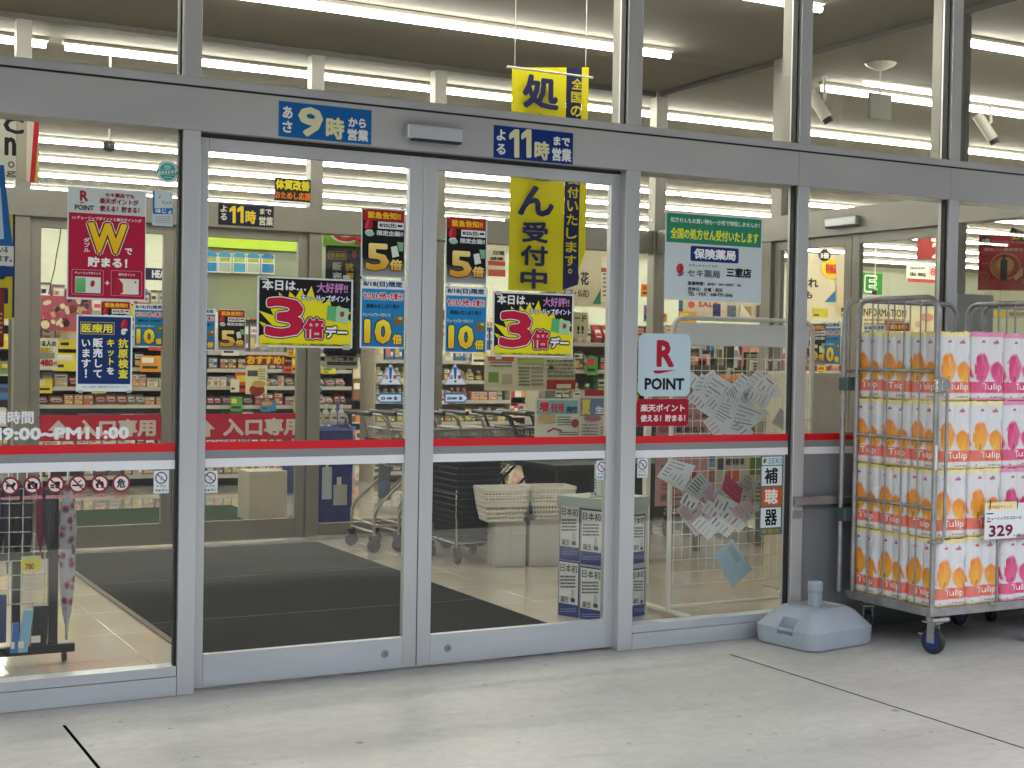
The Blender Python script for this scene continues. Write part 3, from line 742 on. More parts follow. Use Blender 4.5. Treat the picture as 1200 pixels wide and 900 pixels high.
# round and dog-shaped stickers
s = Sheet(70, 180, 7.5, y=YG)
s.k += 1; s.org = None
s.ell(948, 160, 96, 98, '#b9d8d6', n=28); s.ell(948, 160, 82, 84, '#dcebe8', n=28); s.ell(948, 160, 74, 76, '#2fa699', n=28)
s.rect(845, 140, 1050, 188, '#bfe0dc', r=.5); s.rect(852, 146, 1043, 182, '#2b8f88', r=.5)
for i in range(6): s.rect(866+28*i, 152, 886+28*i, 176, '#cfe8e4')
s.ell(945, 118, 34, 20, '#9ad4cc'); s.rect(910, 205, 990, 214, '#9ad4cc')
s.done('sticker', 'round teal sticker near the top right corner of the left pane', 'sticker')
s = Sheet(70, 180, 7.5, y=YG)
s.paper(815, 325, 995, 636, '#c8d8dc'); s.poly([(815, 325), (833, 325), (833, 480), (993, 480), (993, 532), (822, 532), (815, 490)], '#1d6fb4')
s.text('ほじょ', 842, 487, 985, 524, '#f2f6f8', .04); s.poly([(866, 396), (884, 360), (888, 364), (872, 398)], '#55606a'); s.poly([(962, 352), (982, 362), (978, 366), (960, 356)], '#8a929a')
s.text('ω', 900, 418, 980, 442, '#8a7f78', 0); s.bullets(835, 550, 975, 620, 4, '#a8b2b4', 3)
s.done('sticker', 'white and blue ほじょ sticker below the round teal sticker', 'sticker')

# warning triangles and arrow stickers on the doors
def mir(pts, cx): return [(2*cx - x, y) for x, y in pts]
for ox, lab, pts, tx in ((0, 'left', [(122, 340), (150, 303), (309, 303), (309, 373), (150, 373)], (160, 186, 250, 273)),
                         (455, 'right', [(150, 303), (290, 303), (315, 340), (290, 373), (150, 373)], (170, 196, 252, 276))):
    s = Sheet(420 + ox/6, 410, 6, y=YD)
    s.poly([(148, 245), (225, 92), (302, 245)], '#8fb8dc'); s.poly([(156, 240), (225, 103), (294, 240)], '#e6eef4')
    s.poly([(214, 122), (238, 122), (231, 206), (219, 206)], '#1c66b0'); s.ell(226, 222, 9, 8, '#1c66b0')
    s.text('注', 182, 176, 210, 205, '#c03040', .04); s.text('意', 242, 176, 269, 205, '#c03040', .04)
    s.done('warning_sticker', 'triangular 注意 sticker with a blue exclamation mark on the %s door' % lab, 'sticker', group='warning triangles at eye height')
    s = Sheet(420 + ox/6, 410, 6, y=YD)
    s.poly(pts, '#2f7fbc'); c = (sum(p[0] for p in pts)/5, 339)
    s.poly([(c[0] + (x-c[0])*.9, c[1] + (y-c[1])*.68) for x, y in pts], '#e2eef6')
    s.text('自', tx[0], 328, tx[1], 354, '#20303c', .03); s.text('動', tx[2], 328, tx[3], 354, '#20303c', .03); s.ell(218, 341, 22, 9, '#2f7fbc')
    s.done('arrow_sticker', 'blue arrow-shaped 自動 sticker below the warning triangle, %s door' % lab, 'sticker', group='automatic door arrow stickers')
# mind-the-door stickers
s = Sheet(0, 450, 4, y=YD)
s.paper(951, 406, 1020, 511, '#c9dfe4'); s.rect(953, 408, 1018, 509, '#e8f1f2', r=.1)
s.ell(985, 440, 28, 28, '#6a3f64', ring=.8); s.poly([(962, 424), (967, 420), (1008, 456), (1003, 460)], '#8a4060'); s.poly([(976, 430), (992, 434), (996, 452), (982, 450)], '#b9a0b4')
s.text('ドアに', 964, 472, 1008, 484, '#18242c', .03); s.text('ちゅうい', 957, 490, 1013, 503, '#18242c', .04)
K = s.done('door_sticker', 'ドアにちゅうい sticker at the lower left of the left sliding door', 'sticker', group='small caution stickers below the stripes')
k0 = PY(237.7, 551.5, YD)
for px, py, y, lab in ((180, 551.3, YG, 'ドアにちゅうい sticker at the lower right of the left fixed pane'), (698.8, 539.6, YD, 'ドアにちゅうい sticker at the lower right of the right sliding door'),
                       (746.8, 537.3, YG, 'ドアにちゅうい sticker on the pane right of the thick post')):
    place_copy(K, K.location + (PY(px, py, y) - k0), lab)
# opening hours in cut white letters
s = Sheet(0, 450, 4, y=YG)
wl = thing('window_lettering', 'white opening-hours lettering 時間 9:00~PM11:00 above the red stripe', 'lettering', PY(0, 500, YG))
s.text('営業時間', -96, 126, 158, 188, '#eef2f2', .03); s.done('lettering_line', None, None, parent=wl)
s = Sheet(0, 450, 4, y=YG); s.text('AM9:00~PM11:00', -148, 202, 606, 262, '#f2f5f5', .07); s.done('lettering_line', None, None, parent=wl)
# prohibition signs
caps = ['ペット入店お断り', '店内撮影禁止', '店内飲食禁止', '店内禁煙', '火気厳禁', '危険物持込禁止']
cen = [(48, 478), (152, 474), (260, 471), (365, 469), (468, 467), (568, 465)]
whats = ['no-dogs', 'no-camera', 'no-food-and-drink', 'no-smoking', 'no-open-fire', '危 no-dangerous-goods']
for i, (cx, cy_) in enumerate(cen):
    s = Sheet(0, 450, 4, y=YG); s.ell(cx, cy_, 43, 43, '#8c2436', n=28); s.ell(cx, cy_, 33, 33, '#ece6e2', n=28)
    K_ = '#15151a'
    if i == 0: s.poly([(cx-24, cy_-4), (cx-16, cy_-8), (cx+10, cy_-8), (cx+16, cy_-18), (cx+27, cy_-12), (cx+24, cy_-4), (cx+18, cy_+2), (cx+18, cy_+16), (cx+12, cy_+16), (cx+10, cy_+5), (cx-12, cy_+5), (cx-14, cy_+16), (cx-20, cy_+16), (cx-18, cy_)], K_)
    if i == 1: s.rect(cx-24, cy_-10, cx+24, cy_+18, K_, r=.15); s.rect(cx-10, cy_-18, cx+10, cy_-8, K_); s.ell(cx, cy_+4, 9, 9, '#e8e2de')
    if i == 2: s.poly([(cx-4, cy_-14), (cx+22, cy_-14), (cx+18, cy_+18), (cx, cy_+18)], K_); s.rect(cx-24, cy_, cx-6, cy_+8, K_); s.rect(cx-24, cy_+11, cx-6, cy_+18, K_)
    if i == 3: s.rect(cx-27, cy_+2, cx+16, cy_+10, K_); s.rect(cx+18, cy_+2, cx+26, cy_+10, K_); s.poly([(cx+4, cy_-2), (cx+2, cy_-12), (cx+14, cy_-18), (cx+12, cy_-24), (cx+18, cy_-16), (cx+8, cy_-9)], K_)
    if i == 4: s.poly([(cx-16, cy_+20), (cx-20, cy_+2), (cx-10, cy_-6), (cx-6, cy_-26), (cx+8, cy_-8), (cx+14, cy_-14), (cx+20, cy_+8), (cx+12, cy_+20)], K_); s.ell(cx, cy_+10, 7, 9, '#e8e2de')
    if i == 5: s.text('危', cx-20, cy_-22, cx+20, cy_+22, K_, .04)
    if i < 5: s.poly([(cx-28, cy_-22), (cx-22, cy_-28), (cx+28, cy_+22), (cx+22, cy_+28)], '#8c2436')
    wd = 38 if i in (3, 4) else 44
    if i == 5: s.text('危険物の', cx-32, cy_+46, cx+32, cy_+56, '#a04050', .02, res=1); s.text('持込禁止', cx-32, cy_+60, cx+32, cy_+70, '#a04050', .02, res=1)
    else: s.text(caps[i], cx-wd, cy_+51, cx+wd, cy_+64, '#b04a58', .02, res=1, out=[(.16, '#d8b8b4')])
    s.done('prohibition_sticker', 'round red and white %s sticker below the white stripe' % whats[i], 'sticker', group='prohibition stickers on the left pane')
# pharmacy notice
s = Sheet(770, 240, 7.5, y=YG)
s.paper(68, 76, 922, 848, '#ccd9de'); s.rect(84, 88, 915, 352, '#2a8a68')
s.text('処方せんもお買い物も一か所で時短しませんか！', 118, 133, 900, 178, '#eef4ee', .02); s.text('全国の処方せん受付いたします', 118, 222, 892, 318, '#e8ee3a', .03)
s.rect(293, 372, 716, 505, '#143070', r=.12); s.text('保険薬局', 322, 392, 690, 484, '#f0f4f8', .045)
bud(s, 200, 560, 30, 46, leaf=None); s.poly([(175, 618), (205, 606), (238, 584), (222, 620), (190, 630)], '#5a6468')
s.text('ドラッグストア セキ', 283, 526, 530, 548, '#3c4648', .02, res=1); s.text('セキ薬局', 265, 570, 550, 640, '#6a7476', .03); s.text('三室店', 605, 556, 826, 640, '#0c1014', .04)
s.text('営業時間：AM9：00～PM7：00', 268, 682, 733, 716, '#1c2428', .03, res=1); s.text('定休日：日曜・祝日', 268, 728, 570, 763, '#1c2428', .03, res=1); s.text('TEL・FAX：048-799-3846', 268, 772, 662, 806, '#1c2428', .03, res=1)
o = s.done('pharmacy_notice', 'white and green 保険薬局 notice on the pane right of the doors', 'notice')
MB().box(*[v for ab in zip(PY(778.5, 246, YG).to_tuple(), PY(893, 256, YG-.004).to_tuple()) for v in ab][:4], PY(780, 248, YG).z-.004, PY(780, 248, YG).z+.009).build('hanging_bar', WHITEM, o).location = -o.location
# point service signs
s = Sheet(740, 385, 6.667, y=YG)
s.paper(56, 44, 456, 526, '#b9d0d8') if False else None
s.rect(52, 40, 460, 530, '#c3dbe4', r=.12); s.org = None
s.text('R', 196, 90, 334, 302, '#b01436', .055); s.poly([(165, 328), (346, 325), (225, 350), (186, 352)], '#b01436'); s.text('POINT', 102, 386, 412, 480, '#101418', .05)
s.done('point_sign', 'pale blue rounded R POINT sign above its crimson companion', 'sign')
s = Sheet(740, 385, 6.667, y=YG)
s.rect(38, 550, 445, 762, '#a8122e', r=.16); s.text('楽天ポイント', 70, 590, 415, 650, '#f2e4e4', .04); s.text('使える！貯まる！', 70, 672, 420, 728, '#f2e4e4', .045)
s.done('point_sign', 'crimson 楽天ポイント 使える！貯まる！ sign just above the red stripe', 'sign')
# hearing aid sign
s = Sheet(860, 530, 8.18, y=YG)
s.paper(250, 34, 468, 790, '#55717c'); s.rect(270, 42, 466, 122, '#cfe2e8', r=.12); s.text('SEKI', 330, 56, 458, 108, '#7f97a2', .01); s.ell(297, 82, 14, 26, '#4a6a4c', rot=25); s.ell(303, 86, 6, 16, '#b08a30', rot=25)
for y0, y1, bgc, ch, c in ((131, 320, '#dfe8e8', '補', '#0c1012'), (335, 514, '#c8602c', '聴', '#f2ece4'), (530, 720, '#dfe8e8', '器', '#0c1012')):
    s.rect(264 if y0 < 400 else 254, y0, 458 if y0 < 500 else 446, y1, bgc); s.text(ch, 292, y0+16, 420 if y0 < 500 else 412, y1-18, c, .03)
s.text('取扱店', 262, 734, 436, 778, '#c8a430', .02)
s.done('hearing_aid_sign', 'narrow vertical 補聴器 sign with an orange middle tile', 'sign')
# left edge: part of a blue campaign poster and strips below it
s = Sheet(0, 180, 3, y=YG)
s.k += 1; s.org = None
s.poly([(-120, 40), (14, 40), (20, 110), (46, 330), (-120, 330)], '#1c5a94'); s.poly([(-120, 60), (2, 120), (14, 300), (-120, 310)], '#9fb8c6')
s.rect(-120, 322, 48, 392, '#c4c6c0'); s.text('いる', -4, 328, 28, 348, '#2c3038', .04); s.text('います。', -34, 358, 42, 380, '#2c3038', .04)
s.rect(-120, 393, 48, 430, '#14366c'); s.done('campaign_poster', 'blue campaign poster cut off by the left edge of the picture', 'poster')
s = Sheet(0, 180, 3, y=1.6)
s.paper(-90, 210, 48, 580, '#d8c816'); s.vtext('受付中', -75, 220, 40, 560, '#1a2458', .04); s.rect(44, 214, 52, 576, '#1a2458')
s.done('hanging_banner', 'yellow banner with navy 中 hanging at the left edge', 'banner')
s = Sheet(0, 180, 3, y=1.3)
s.paper(-60, 470, 14, 680, '#7a1f1c'); s.rect(-56, 478, 12, 660, '#8c2a24'); s.bullets(-50, 560, 8, 640, 5, '#d8b098', 5)
s.done('red_flyer', 'dark red flyer hanging at the left edge below the yellow banner', 'flyer')
# white vertical shop lettering board, top left behind the glass
s = Sheet(0, 130, 3.91, y=2.2)
s.paper(-90, 24, 74, 310, '#d3d1c6'); s.text('C', 15, 28, 110, 105, '#16161a', .05); s.text('n', 20, 120, 74, 205, '#16161a', .05); s.text('o', 35, 230, 68, 262, '#6a6a66', .04); s.text('g', 26, 275, 74, 305, '#6a6a66', .04)
s.done('letter_board', 'white board with black Latin letters cut off at the top left', 'sign')
s = Sheet(0, 130, 3.91, y=2.4)
s.paper(76, 36, 178, 328, '#b9b4a6'); s.rect(122, 40, 158, 326, '#e8dcd0'); s.poly([(158, 34), (182, 38), (158, 326), (136, 326)], '#c8242a'); s.poly([(172, 200), (180, 200), (170, 326), (160, 326)], '#e8d020')
s.done('hanging_banner', 'grey, white and red banner hanging in the upper left pane', 'banner')

# yellow prescription banner hung in the lobby
YN = 1.5
s = Sheet(0, 0, 1, y=YN)
s.k += 1; s.org = PY(600, 80, YN)
def cloth(xl, xr, y0, y1, c, bot=None):
    """a strip of the banner between two pixel columns given at its top; it hangs plumb"""
    a, b_ = PY(xl, y0, YN), PY(xr, y0, YN); z1 = PY(xl, y1, YN).z; n = 24; vs = []; fs = []
    for i in range(n+1):
        q = i/n
        for p in (a, b_):
            zb = z1 if p is a or bot is None else bot
            z = p.z + (zb - p.z)*q
            vs.append(Vector((p.x, YN + .002*math.sin(q*9 + p.x*6)*q, z)))
    for i in range(n): fs.append((2*i, 2*i+2, 2*i+3, 2*i+1))
    s.put(vs, fs, rgb(c, .9)); s.k += 1
zb = PY(598, 340, YN).z
cloth(600, 664, 79, 340, '#fff21a'); cloth(664, 682, 79, 340, '#24285e', zb + .05); cloth(682, 690, 79, 318, '#fff21a', zb + .25)
s.k += 24; s.dz = .0008
for ch, (x0, y0, x1, y1) in {'処': (610, 89, 653, 129), '方': (609, 134, 652, 172), 'せ': (606, 180, 649, 212), 'ん': (604.5, 218, 647, 254), '受': (609, 260, 640, 285), '付': (607.5, 288, 639.5, 312), '中': (607, 315, 638.5, 339)}.items():
    s.text(ch, x0, y0, x1, y1, '#2a2c66', .045)
h = (330 - 92) / 15.0
for i, ch in enumerate('全国の処方せん受付いたします。'):
    x = 667 - 9.5*i/14
    s.text(ch, x + (0 if ch != '。' else 4), 92+h*i+1, x+13 if ch != '。' else x + 9, 92+h*(i+1)-2 if ch != '。' else 92+h*i+7, '#ecd90e', .03)
bn = s.done('hanging_banner', 'long yellow 処方せん受付中 banner with a navy band hanging in the lobby', 'banner')
for v in bn.data.vertices:                        # the lettering rests on the waving cloth
    pass
r_ = PY(600, 80, YN); r2_ = PY(690, 80, YN)
MB().tube([(r_.x-.03, YN+.004, r_.z+.006), (r2_.x+.03, YN+.004, r_.z+.006)], .008, 8).build('hanging_bar', WHITEM, bn).location = -bn.location
MB().tube([(r_.x+.02, YN+.004, r_.z), (r_.x+.02, YN+.004, 3.67)], .002, 5).tube([(r2_.x-.02, YN+.004, r_.z), (r2_.x-.02, YN+.004, 3.67)], .002, 5).build('cord', WHITEM, bn).location = -bn.location

# ------------------------------------------------------------------ across the parking lot: trees reflected in the glass, and an unseen building added to dim its reflections
LEAF = mat('tree_foliage', (.04, .06, .03), .95, spec=.05, noise=.3, nscale=1.5); BARK = mat('tree_bark', (.10, .08, .06), .9)
def tree(x, y, h, r, seed, label, gap=-.6, nl=3600):
    rd = random.Random(seed); t = thing('broadleaf_tree', label, 'tree', (x, y, 0), group='trees across the parking lot')
    mb = MB(); mb.tube([(x, y, -.15), (x+.1, y, h*.35), (x, y+.1, h*.7)], .22, 8, r2=.08)
    for k in range(5):
        a = k*1.3 + seed; mb.tube([(x, y, h*(.3+.07*k)), (x+math.cos(a)*r*.6, y+math.sin(a)*r*.6, h*(.55+.07*k))], .07, 5, r2=.02)
    mb.build('trunk', BARK, t)
    mb = MB()
    for k in range(nl):
        while True:
            p = Vector((rd.uniform(-1, 1), rd.uniform(-1, 1), rd.uniform(-1, 1)))
            if p.length < 1: break
        if (math.sin(p.x*5+seed) + math.sin(p.y*6) + math.sin(p.z*5+seed*2)) < gap: continue
        c = Vector((x + p.x*r, y + p.y*r, h*.64 + p.z*h*.36)); q = rd.uniform(.07, .15)
        u = Vector((rd.gauss(0, 1), rd.gauss(0, 1), rd.gauss(0, 1))).normalized()*q; v = Vector((rd.gauss(0, 1), rd.gauss(0, 1), rd.gauss(0, 1))).normalized()*q
        mb.add([c-u, c-v*.6, c+u, c+v*.6], [(0, 1, 2, 3)])
    mb.build('crown', LEAF, t)
for i, (x, y, h, r) in enumerate([(-22, -38, 6, 2.6), (-13, -37, 6.4, 2.8), (-3, -38, 6, 2.6), (7.5, -31, 12.5, 4.8), (20, -38, 6.2, 2.7), (29, -37, 6.5, 2.8), (38, -38, 6, 2.6)]):
    tree(x, y, h, r, i+3, ['leftmost low', 'second low', 'third low', 'tall open-crowned', 'fourth low', 'fifth low', 'rightmost low'][i] + ' leafy tree across the parking lot', gap=(.2 if i == 3 else -1.4), nl=(9000 if i == 3 else 5000))
bl = thing('reflection_backdrop', 'long four-storey tan building added out of view to keep the glass reflections dark', 'building', (10, -44, 0))
MB().box(-50, 80, -52, -44, -.15, 17).build('wall', mat('tan_render', (.24, .22, .19), .9), bl)
MB().box(-51, 81, -53, -43.5, 17.001, 17.4).build('roof', mat('dark_roof', (.06, .06, .065), .7), bl)
for k in range(16):
    for j in range(4): MB().box(-46+8*k, -42+8*k, -44.02, -43.99, 1.2+4*j, 3.4+4*j).build('window', mat('dark_window', (.05, .055, .06), .3), bl)

# ------------------------------------------------------------------ parasol base
pb = thing('parasol_base', 'grey-blue plastic water-filled parasol base on the pavement beside the roll cage', 'parasol base', (4.72, -.215, 0), rz=R(9))
def rrect(hx, hy, r, z, n=5, cx=0, cy=0, notch=None):
    pts = []
    for (sx, sy, a0) in ((1, -1, -90), (1, 1, 0), (-1, 1, 90), (-1, -1, 180)):
        for i in range(n+1):
            a = R(a0 + 90*i/n); pts.append((cx + sx*(hx-r) + r*math.cos(a), cy + sy*(hy-r) + r*math.sin(a), z))
    return pts
mb = MB(); levels = [(.228, .188, .07, .0), (.240, .200, .075, .012), (.243, .203, .075, .05), (.243, .203, .075, .094), (.238, .198, .075, .098), (.236, .196, .075, .101), (.180, .142, .06, .165), (.150, .125, .06, .183), (.135, .112, .05, .189), (.118, .098, .045, .190), (.112, .092, .04, .182)]
rings = [rrect(a, b_, r, z) for a, b_, r, z in levels]; N = len(rings[0]); vs = [p for rg in rings for p in rg]; fs = []
for i in range(len(rings)-1):
    for k in range(N): fs.append((i*N+k, i*N+(k+1) % N, (i+1)*N+(k+1) % N, (i+1)*N+k))
fs.append(tuple(range(N))[::-1]); fs.append(tuple((len(rings)-1)*N+k for k in range(N)))
mb.add(vs, fs)
def local(mb, name, mt, par, smooth=None, pm=None):
    o = mb.build(name, mt, None, smooth=smooth); o.parent = par
    return o
bd = local(mb, 'body', BLUEGREY, pb, 28)
cut = MB().box(-.26, -.195, -.07, .03, .068, .15); cu_o = local(cut, 'cutter', DARKIN, None)
bo = bd.modifiers.new('c', 'BOOLEAN'); bo.object = cu_o; bo.operation = 'DIFFERENCE'; bo.solver = 'EXACT'
dg = bpy.context.evaluated_depsgraph_get(); cu_o.parent = pb; dg.update()
me2 = bpy.data.meshes.new_from_object(bd.evaluated_get(dg)); bd.modifiers.clear(); bd.data = me2; bpy.data.objects.remove(cu_o)
local(MB().box(-.245, -.232, -.065, .025, .084, .100, b=.003), 'handle', BLUEGREY, pb)
mb = MB(); mb.lathe([(.030, .18), (.030, .252), (.034, .254), (.036, .259), (.036, .302), (.034, .308), (.026, .309), (.026, .29)], (0, 0, 0), 22); local(mb, 'collar', BLUEGREY, pb, 40)
mb = MB()
for k in range(6):
    a = R(60*k + 20); mb.box(.029*math.cos(a)-.004, .029*math.cos(a)+.004, .029*math.sin(a)-.004, .029*math.sin(a)+.004, .186, .251)
for k in range(18):
    a = R(20*k); mb.box(.036*math.cos(a)-.0015, .036*math.cos(a)+.0015, .036*math.sin(a)-.0015, .036*math.sin(a)+.0015, .262, .300)
local(mb, 'ribs', BLUEGREY, pb)
local(MB().lathe([(.016, .186), (.016, .194), (.010, .196)], (.08, .05, 0), 12), 'filler_cap', BLUEGREY, pb, 40)

# ------------------------------------------------------------------ roll cages
CX0, CX1, CY0, CY1, CZ = 5.03, 5.83, -.70, -.09, .215
def caster(parent, x, y, rot, blue=True):
    c = Matrix.Translation((x, y, 0)) @ Matrix.Rotation(rot, 4, 'Z')
    def tr(mb): mb.v = [tuple(c @ Vector(p)) for p in mb.v]; return mb
    w_ = MB(); w_.lathe([(.040, -.017), (.058, -.016), (.0625, -.010), (.0625, .010), (.058, .016), (.040, .017)], (0, 0, .063), 24, axis='y'); tyre = tr(w_)
    wh = thing('caster', None, None, (0, 0, 0)); wh.parent = parent; wh.location = -parent.location
    o = tyre.build('tyre', RUBBER, None, smooth=40); o.parent = wh
    w2 = MB(); w2.lathe([(.012, -.020), (.041, -.0175), (.041, .0175), (.012, .020)], (0, 0, .063), 20, axis='y'); o = tr(w2).build('rim', BLUEP if blue else STEEL, None, smooth=30); o.parent = wh
    f = MB(); f.box(-.02, .02, -.024, -.020, .055, .15); f.box(-.02, .02, .020, .024, .055, .15); f.box(-.035, .045, -.028, .028, .15, .158); f.lathe([(.02, .158), (.02, .19)], (.02, 0, 0), 12)
    f.tube([(0, -.03, .063), (0, .03, .063)], .008, 8); f.box(.02, .075, -.012, .012, .085, .093)
    o = tr(f).build('fork', STEEL, None); o.parent = wh
def roll_cage(label, x0, x1, left_only=False):
    c = thing('roll_cage', label, 'roll cage', (x0, CY0, 0), group='roll cages beside the entrance')
    y0, y1 = CY0, CY1; H = 1.735; r = .0135
    d = MB(); d.box(x0, x1, y0, y0+.03, CZ-.03, CZ+.012, b=.003); d.box(x0, x1, y1-.03, y1, CZ-.03, CZ+.012, b=.003); d.box(x0, x0+.03, y0+.03, y1-.03, CZ-.03, CZ+.012); d.box(x1-.03, x1, y0+.03, y1-.03, CZ-.03, CZ+.012)
    d.build('base_frame', STEEL, c)
    MB().box(x0+.031, x1-.031, y0+.031, y1-.031, CZ-.012, CZ+.004).build('deck', mat('dark_deck', (.05, .05, .052), .6), c)
    caster(c, x0+.045 if not left_only else x0+.06, y0+.03, R(100)); caster(c, x0+.08, y1-.08, R(60)); caster(c, x1-.06, y0+.05, R(30)); caster(c, x1-.06, y1-.08, R(10))
    for side, xs in (('left', x0+.012), ('right', x1-.012)):
        p = thing('side_panel', None, None); p.parent = c; p.location = -c.location
        b_ = .075; up = [(xs, y0+.012, CZ), (xs, y0+.012, H-b_)] + [tuple(q) for q in arc((xs, y0+.012+b_, H-b_), (0, -1, 0), (0, 0, 1), b_, 0, 90)] + [tuple(q) for q in arc((xs, y1-.04-b_, H-b_), (0, 0, 1), (0, 1, 0), b_, 0, 90)] + [(xs, y1-.04, CZ)]
        o = MB().tube(up, r, 10).build('tube_frame', STEEL, None, smooth=50); o.parent = p
        for z in (1.405, 1.07, .74, CZ+.06) if True else (): 
            if z in (1.405, 1.07, .74): o = MB().tube([(xs, y0+.025, z-.03), (xs, y1-.055, z-.03)], .009, 8).build('cross_bar', STEEL, None, smooth=50); o.parent = p
        for i in range(4):
            yy = y0 + .012 + (y1-y0-.052)*(i+1)/5
            o = MB().tube([(xs-.004, yy, CZ), (xs-.004, yy, H-.012)], .0042, 6).build('rod', STEEL, None, smooth=50); o.parent = p
    b_ = .075
    rp = thing('rear_panel', None, None); rp.parent = c; rp.location = -c.location; yr = y1 + .028
    xa, xb = x0-.018, x1-.02
    up = [(xa, yr, CZ), (xa, yr, H-b_)] + [tuple(q) for q in arc((xa+b_, yr, H-b_), (-1, 0, 0), (0, 0, 1), b_, 0, 90)] + [tuple(q) for q in arc((xb-b_, yr, H-b_), (0, 0, 1), (1, 0, 0), b_, 0, 90)] + [(xb, yr, CZ)]
    o = MB().tube(up, r, 10).build('tube_frame', STEEL, None, smooth=50); o.parent = rp
    for z in (1.37, 1.04, .71): o = MB().tube([(xa, yr, z), (xb, yr, z)], .009, 8).build('cross_bar', STEEL, None, smooth=50); o.parent = rp
    for i in range(6):
        xx = xa + (xb-xa)*(i+1)/7; o = MB().tube([(xx, yr, CZ), (xx, yr, H-.012)], .0042, 6).build('rod', STEEL, None, smooth=50); o.parent = rp
    # clips joining the panels
    for z in (1.30, .62):
        MB().box(xa-.018, x0+.03, yr-.05, yr+.02, z-.035, z+.035, b=.005).build('panel_clip', mat('dark_green_clip', (.06, .09, .09), .5), c)
    if not left_only:
        g = MB(); xs = x0+.012; gy = y0 - .014
        pts = [(xs+.03, gy, 1.30), (xs+.045, gy, 1.27), (xs+.045, gy, .58)] + [tuple(q) for q in arc((xs+.015, gy, .58), (1, 0, 0), (0, 0, -1), .03, 0, 90)] + [(xs-.03, gy, .55), (xs-.03, gy+.03, .55)]
        g.tube(pts, .008, 8).build('gate_bar', STEEL, c, smooth=50)
        k = MB(); k.lathe([(.028, -.01), (.03, 0), (.03, .01), (.018, .014)], (xs+.03, gy, 1.31), 18, axis='y'); k.box(xs-.03, xs+.03, gy-.006, gy+.016, 1.275, 1.345, b=.004); k.build('latch', CHROME, c, smooth=40)
        MB().box(xs-.0138, xs-.0005, y0-.004, y0+.0, .9, 1.02).build('worn_label', WHITEM, c)
        MB().tube([(x0-.01, y0-.01, CZ-.045), (x0+.1, y0-.01, CZ-.045)], .012, 8).build('bumper', STEEL, c)
    return c
roll_cage('grey steel roll cage beside the entrance stacked with orange and pink tissue packs', CX0, CX1)
roll_cage('second grey steel roll cage at the right edge, behind the pink packs', 5.925, 6.925, True)

# tissue packs: 3 rolls high, 2 x 2, in printed film
PW, PD, PH = .222, .196, .334
def pack_color(u, v, pal, nn):
    """print of one pack side; u 0..1 across, v 0..1 up"""
    W_ = (.72, .73, .745); dk, lt, band, edge = pal
    def mixc(a, b, q): q = max(0, min(1, q)); return tuple(a[i]*(1-q) + b[i]*q for i in range(3))
    c = W_
    if v > .955: c = mixc(W_, edge, .75)
    if v < .06: c = mixc(W_, (.85, .6, .15) if nn == 0 else band, .6)
    for (cx, cy, rx, ry, rot) in ((.76, .44, .245, .165, .30), (-.24, .44, .245, .165, .30), (.27, .515, .285, .225, -.10), (1.27, .515, .285, .225, -.10)):
        dx, dy = (u-cx)*PW/.222, (v-cy)*1.0
        x = dx*math.cos(rot) - dy*math.sin(rot)*.9; y = dx*math.sin(rot)/.9 + dy*math.cos(rot)
        yy = y/ry; 
        if -1 < yy < 1:
            wd = rx * ((1 - yy*yy)**.5) * (1 - .35*max(0, yy)) 
            if abs(x) < wd:
                e = 1 - abs(x)/wd; q = .5 + .5*yy
                f = mixc(lt, dk, q*.95 + .08*math.sin(x*60 + cy*9)*e)
                f = mixc(f, dk, (1-e)*.5 + (.25 if abs(x - wd*.25) < .008 else 0))
                edgef = min(1, e*5) * min(1, (1-yy)*4)
                c = mixc(c, f, edgef*.96)
    if abs(u - (.285 + (v-.36)*.5)) < .016 and .30 < v < .38: c = (.03, .06, .02)
    if abs((u-.13)/.06)**2 + abs((v-.30)/.05)**2 < 1 and (u*90) % 2 < 1: c = (.25, .33, .3)
    if .13 < v < .30: c = mixc(band, W_, .05 + .1*(math.sin(u*9)*.5+.5))
    if abs((u-.30)/.075)**2 + abs((v-.885)/.017)**2 < 1: c = (.55, .04, .06)
    if abs((u-.70)/.03)**2 + abs((v-.90)/.02)**2 < 1: c = (.25, .25, .38)
    if abs(u-.70) < .075 and abs(v-.872) < .009 + .01*abs(u-.70)/.075: c = (.6, .12, .14)
    if .13 < u < .2 and .05 < v < .07 or (.56 < u < .9 and .06 < v < .078 and (u*60) % 2 < 1.3): c = (.12, .13, .14)
    return c + (1,)
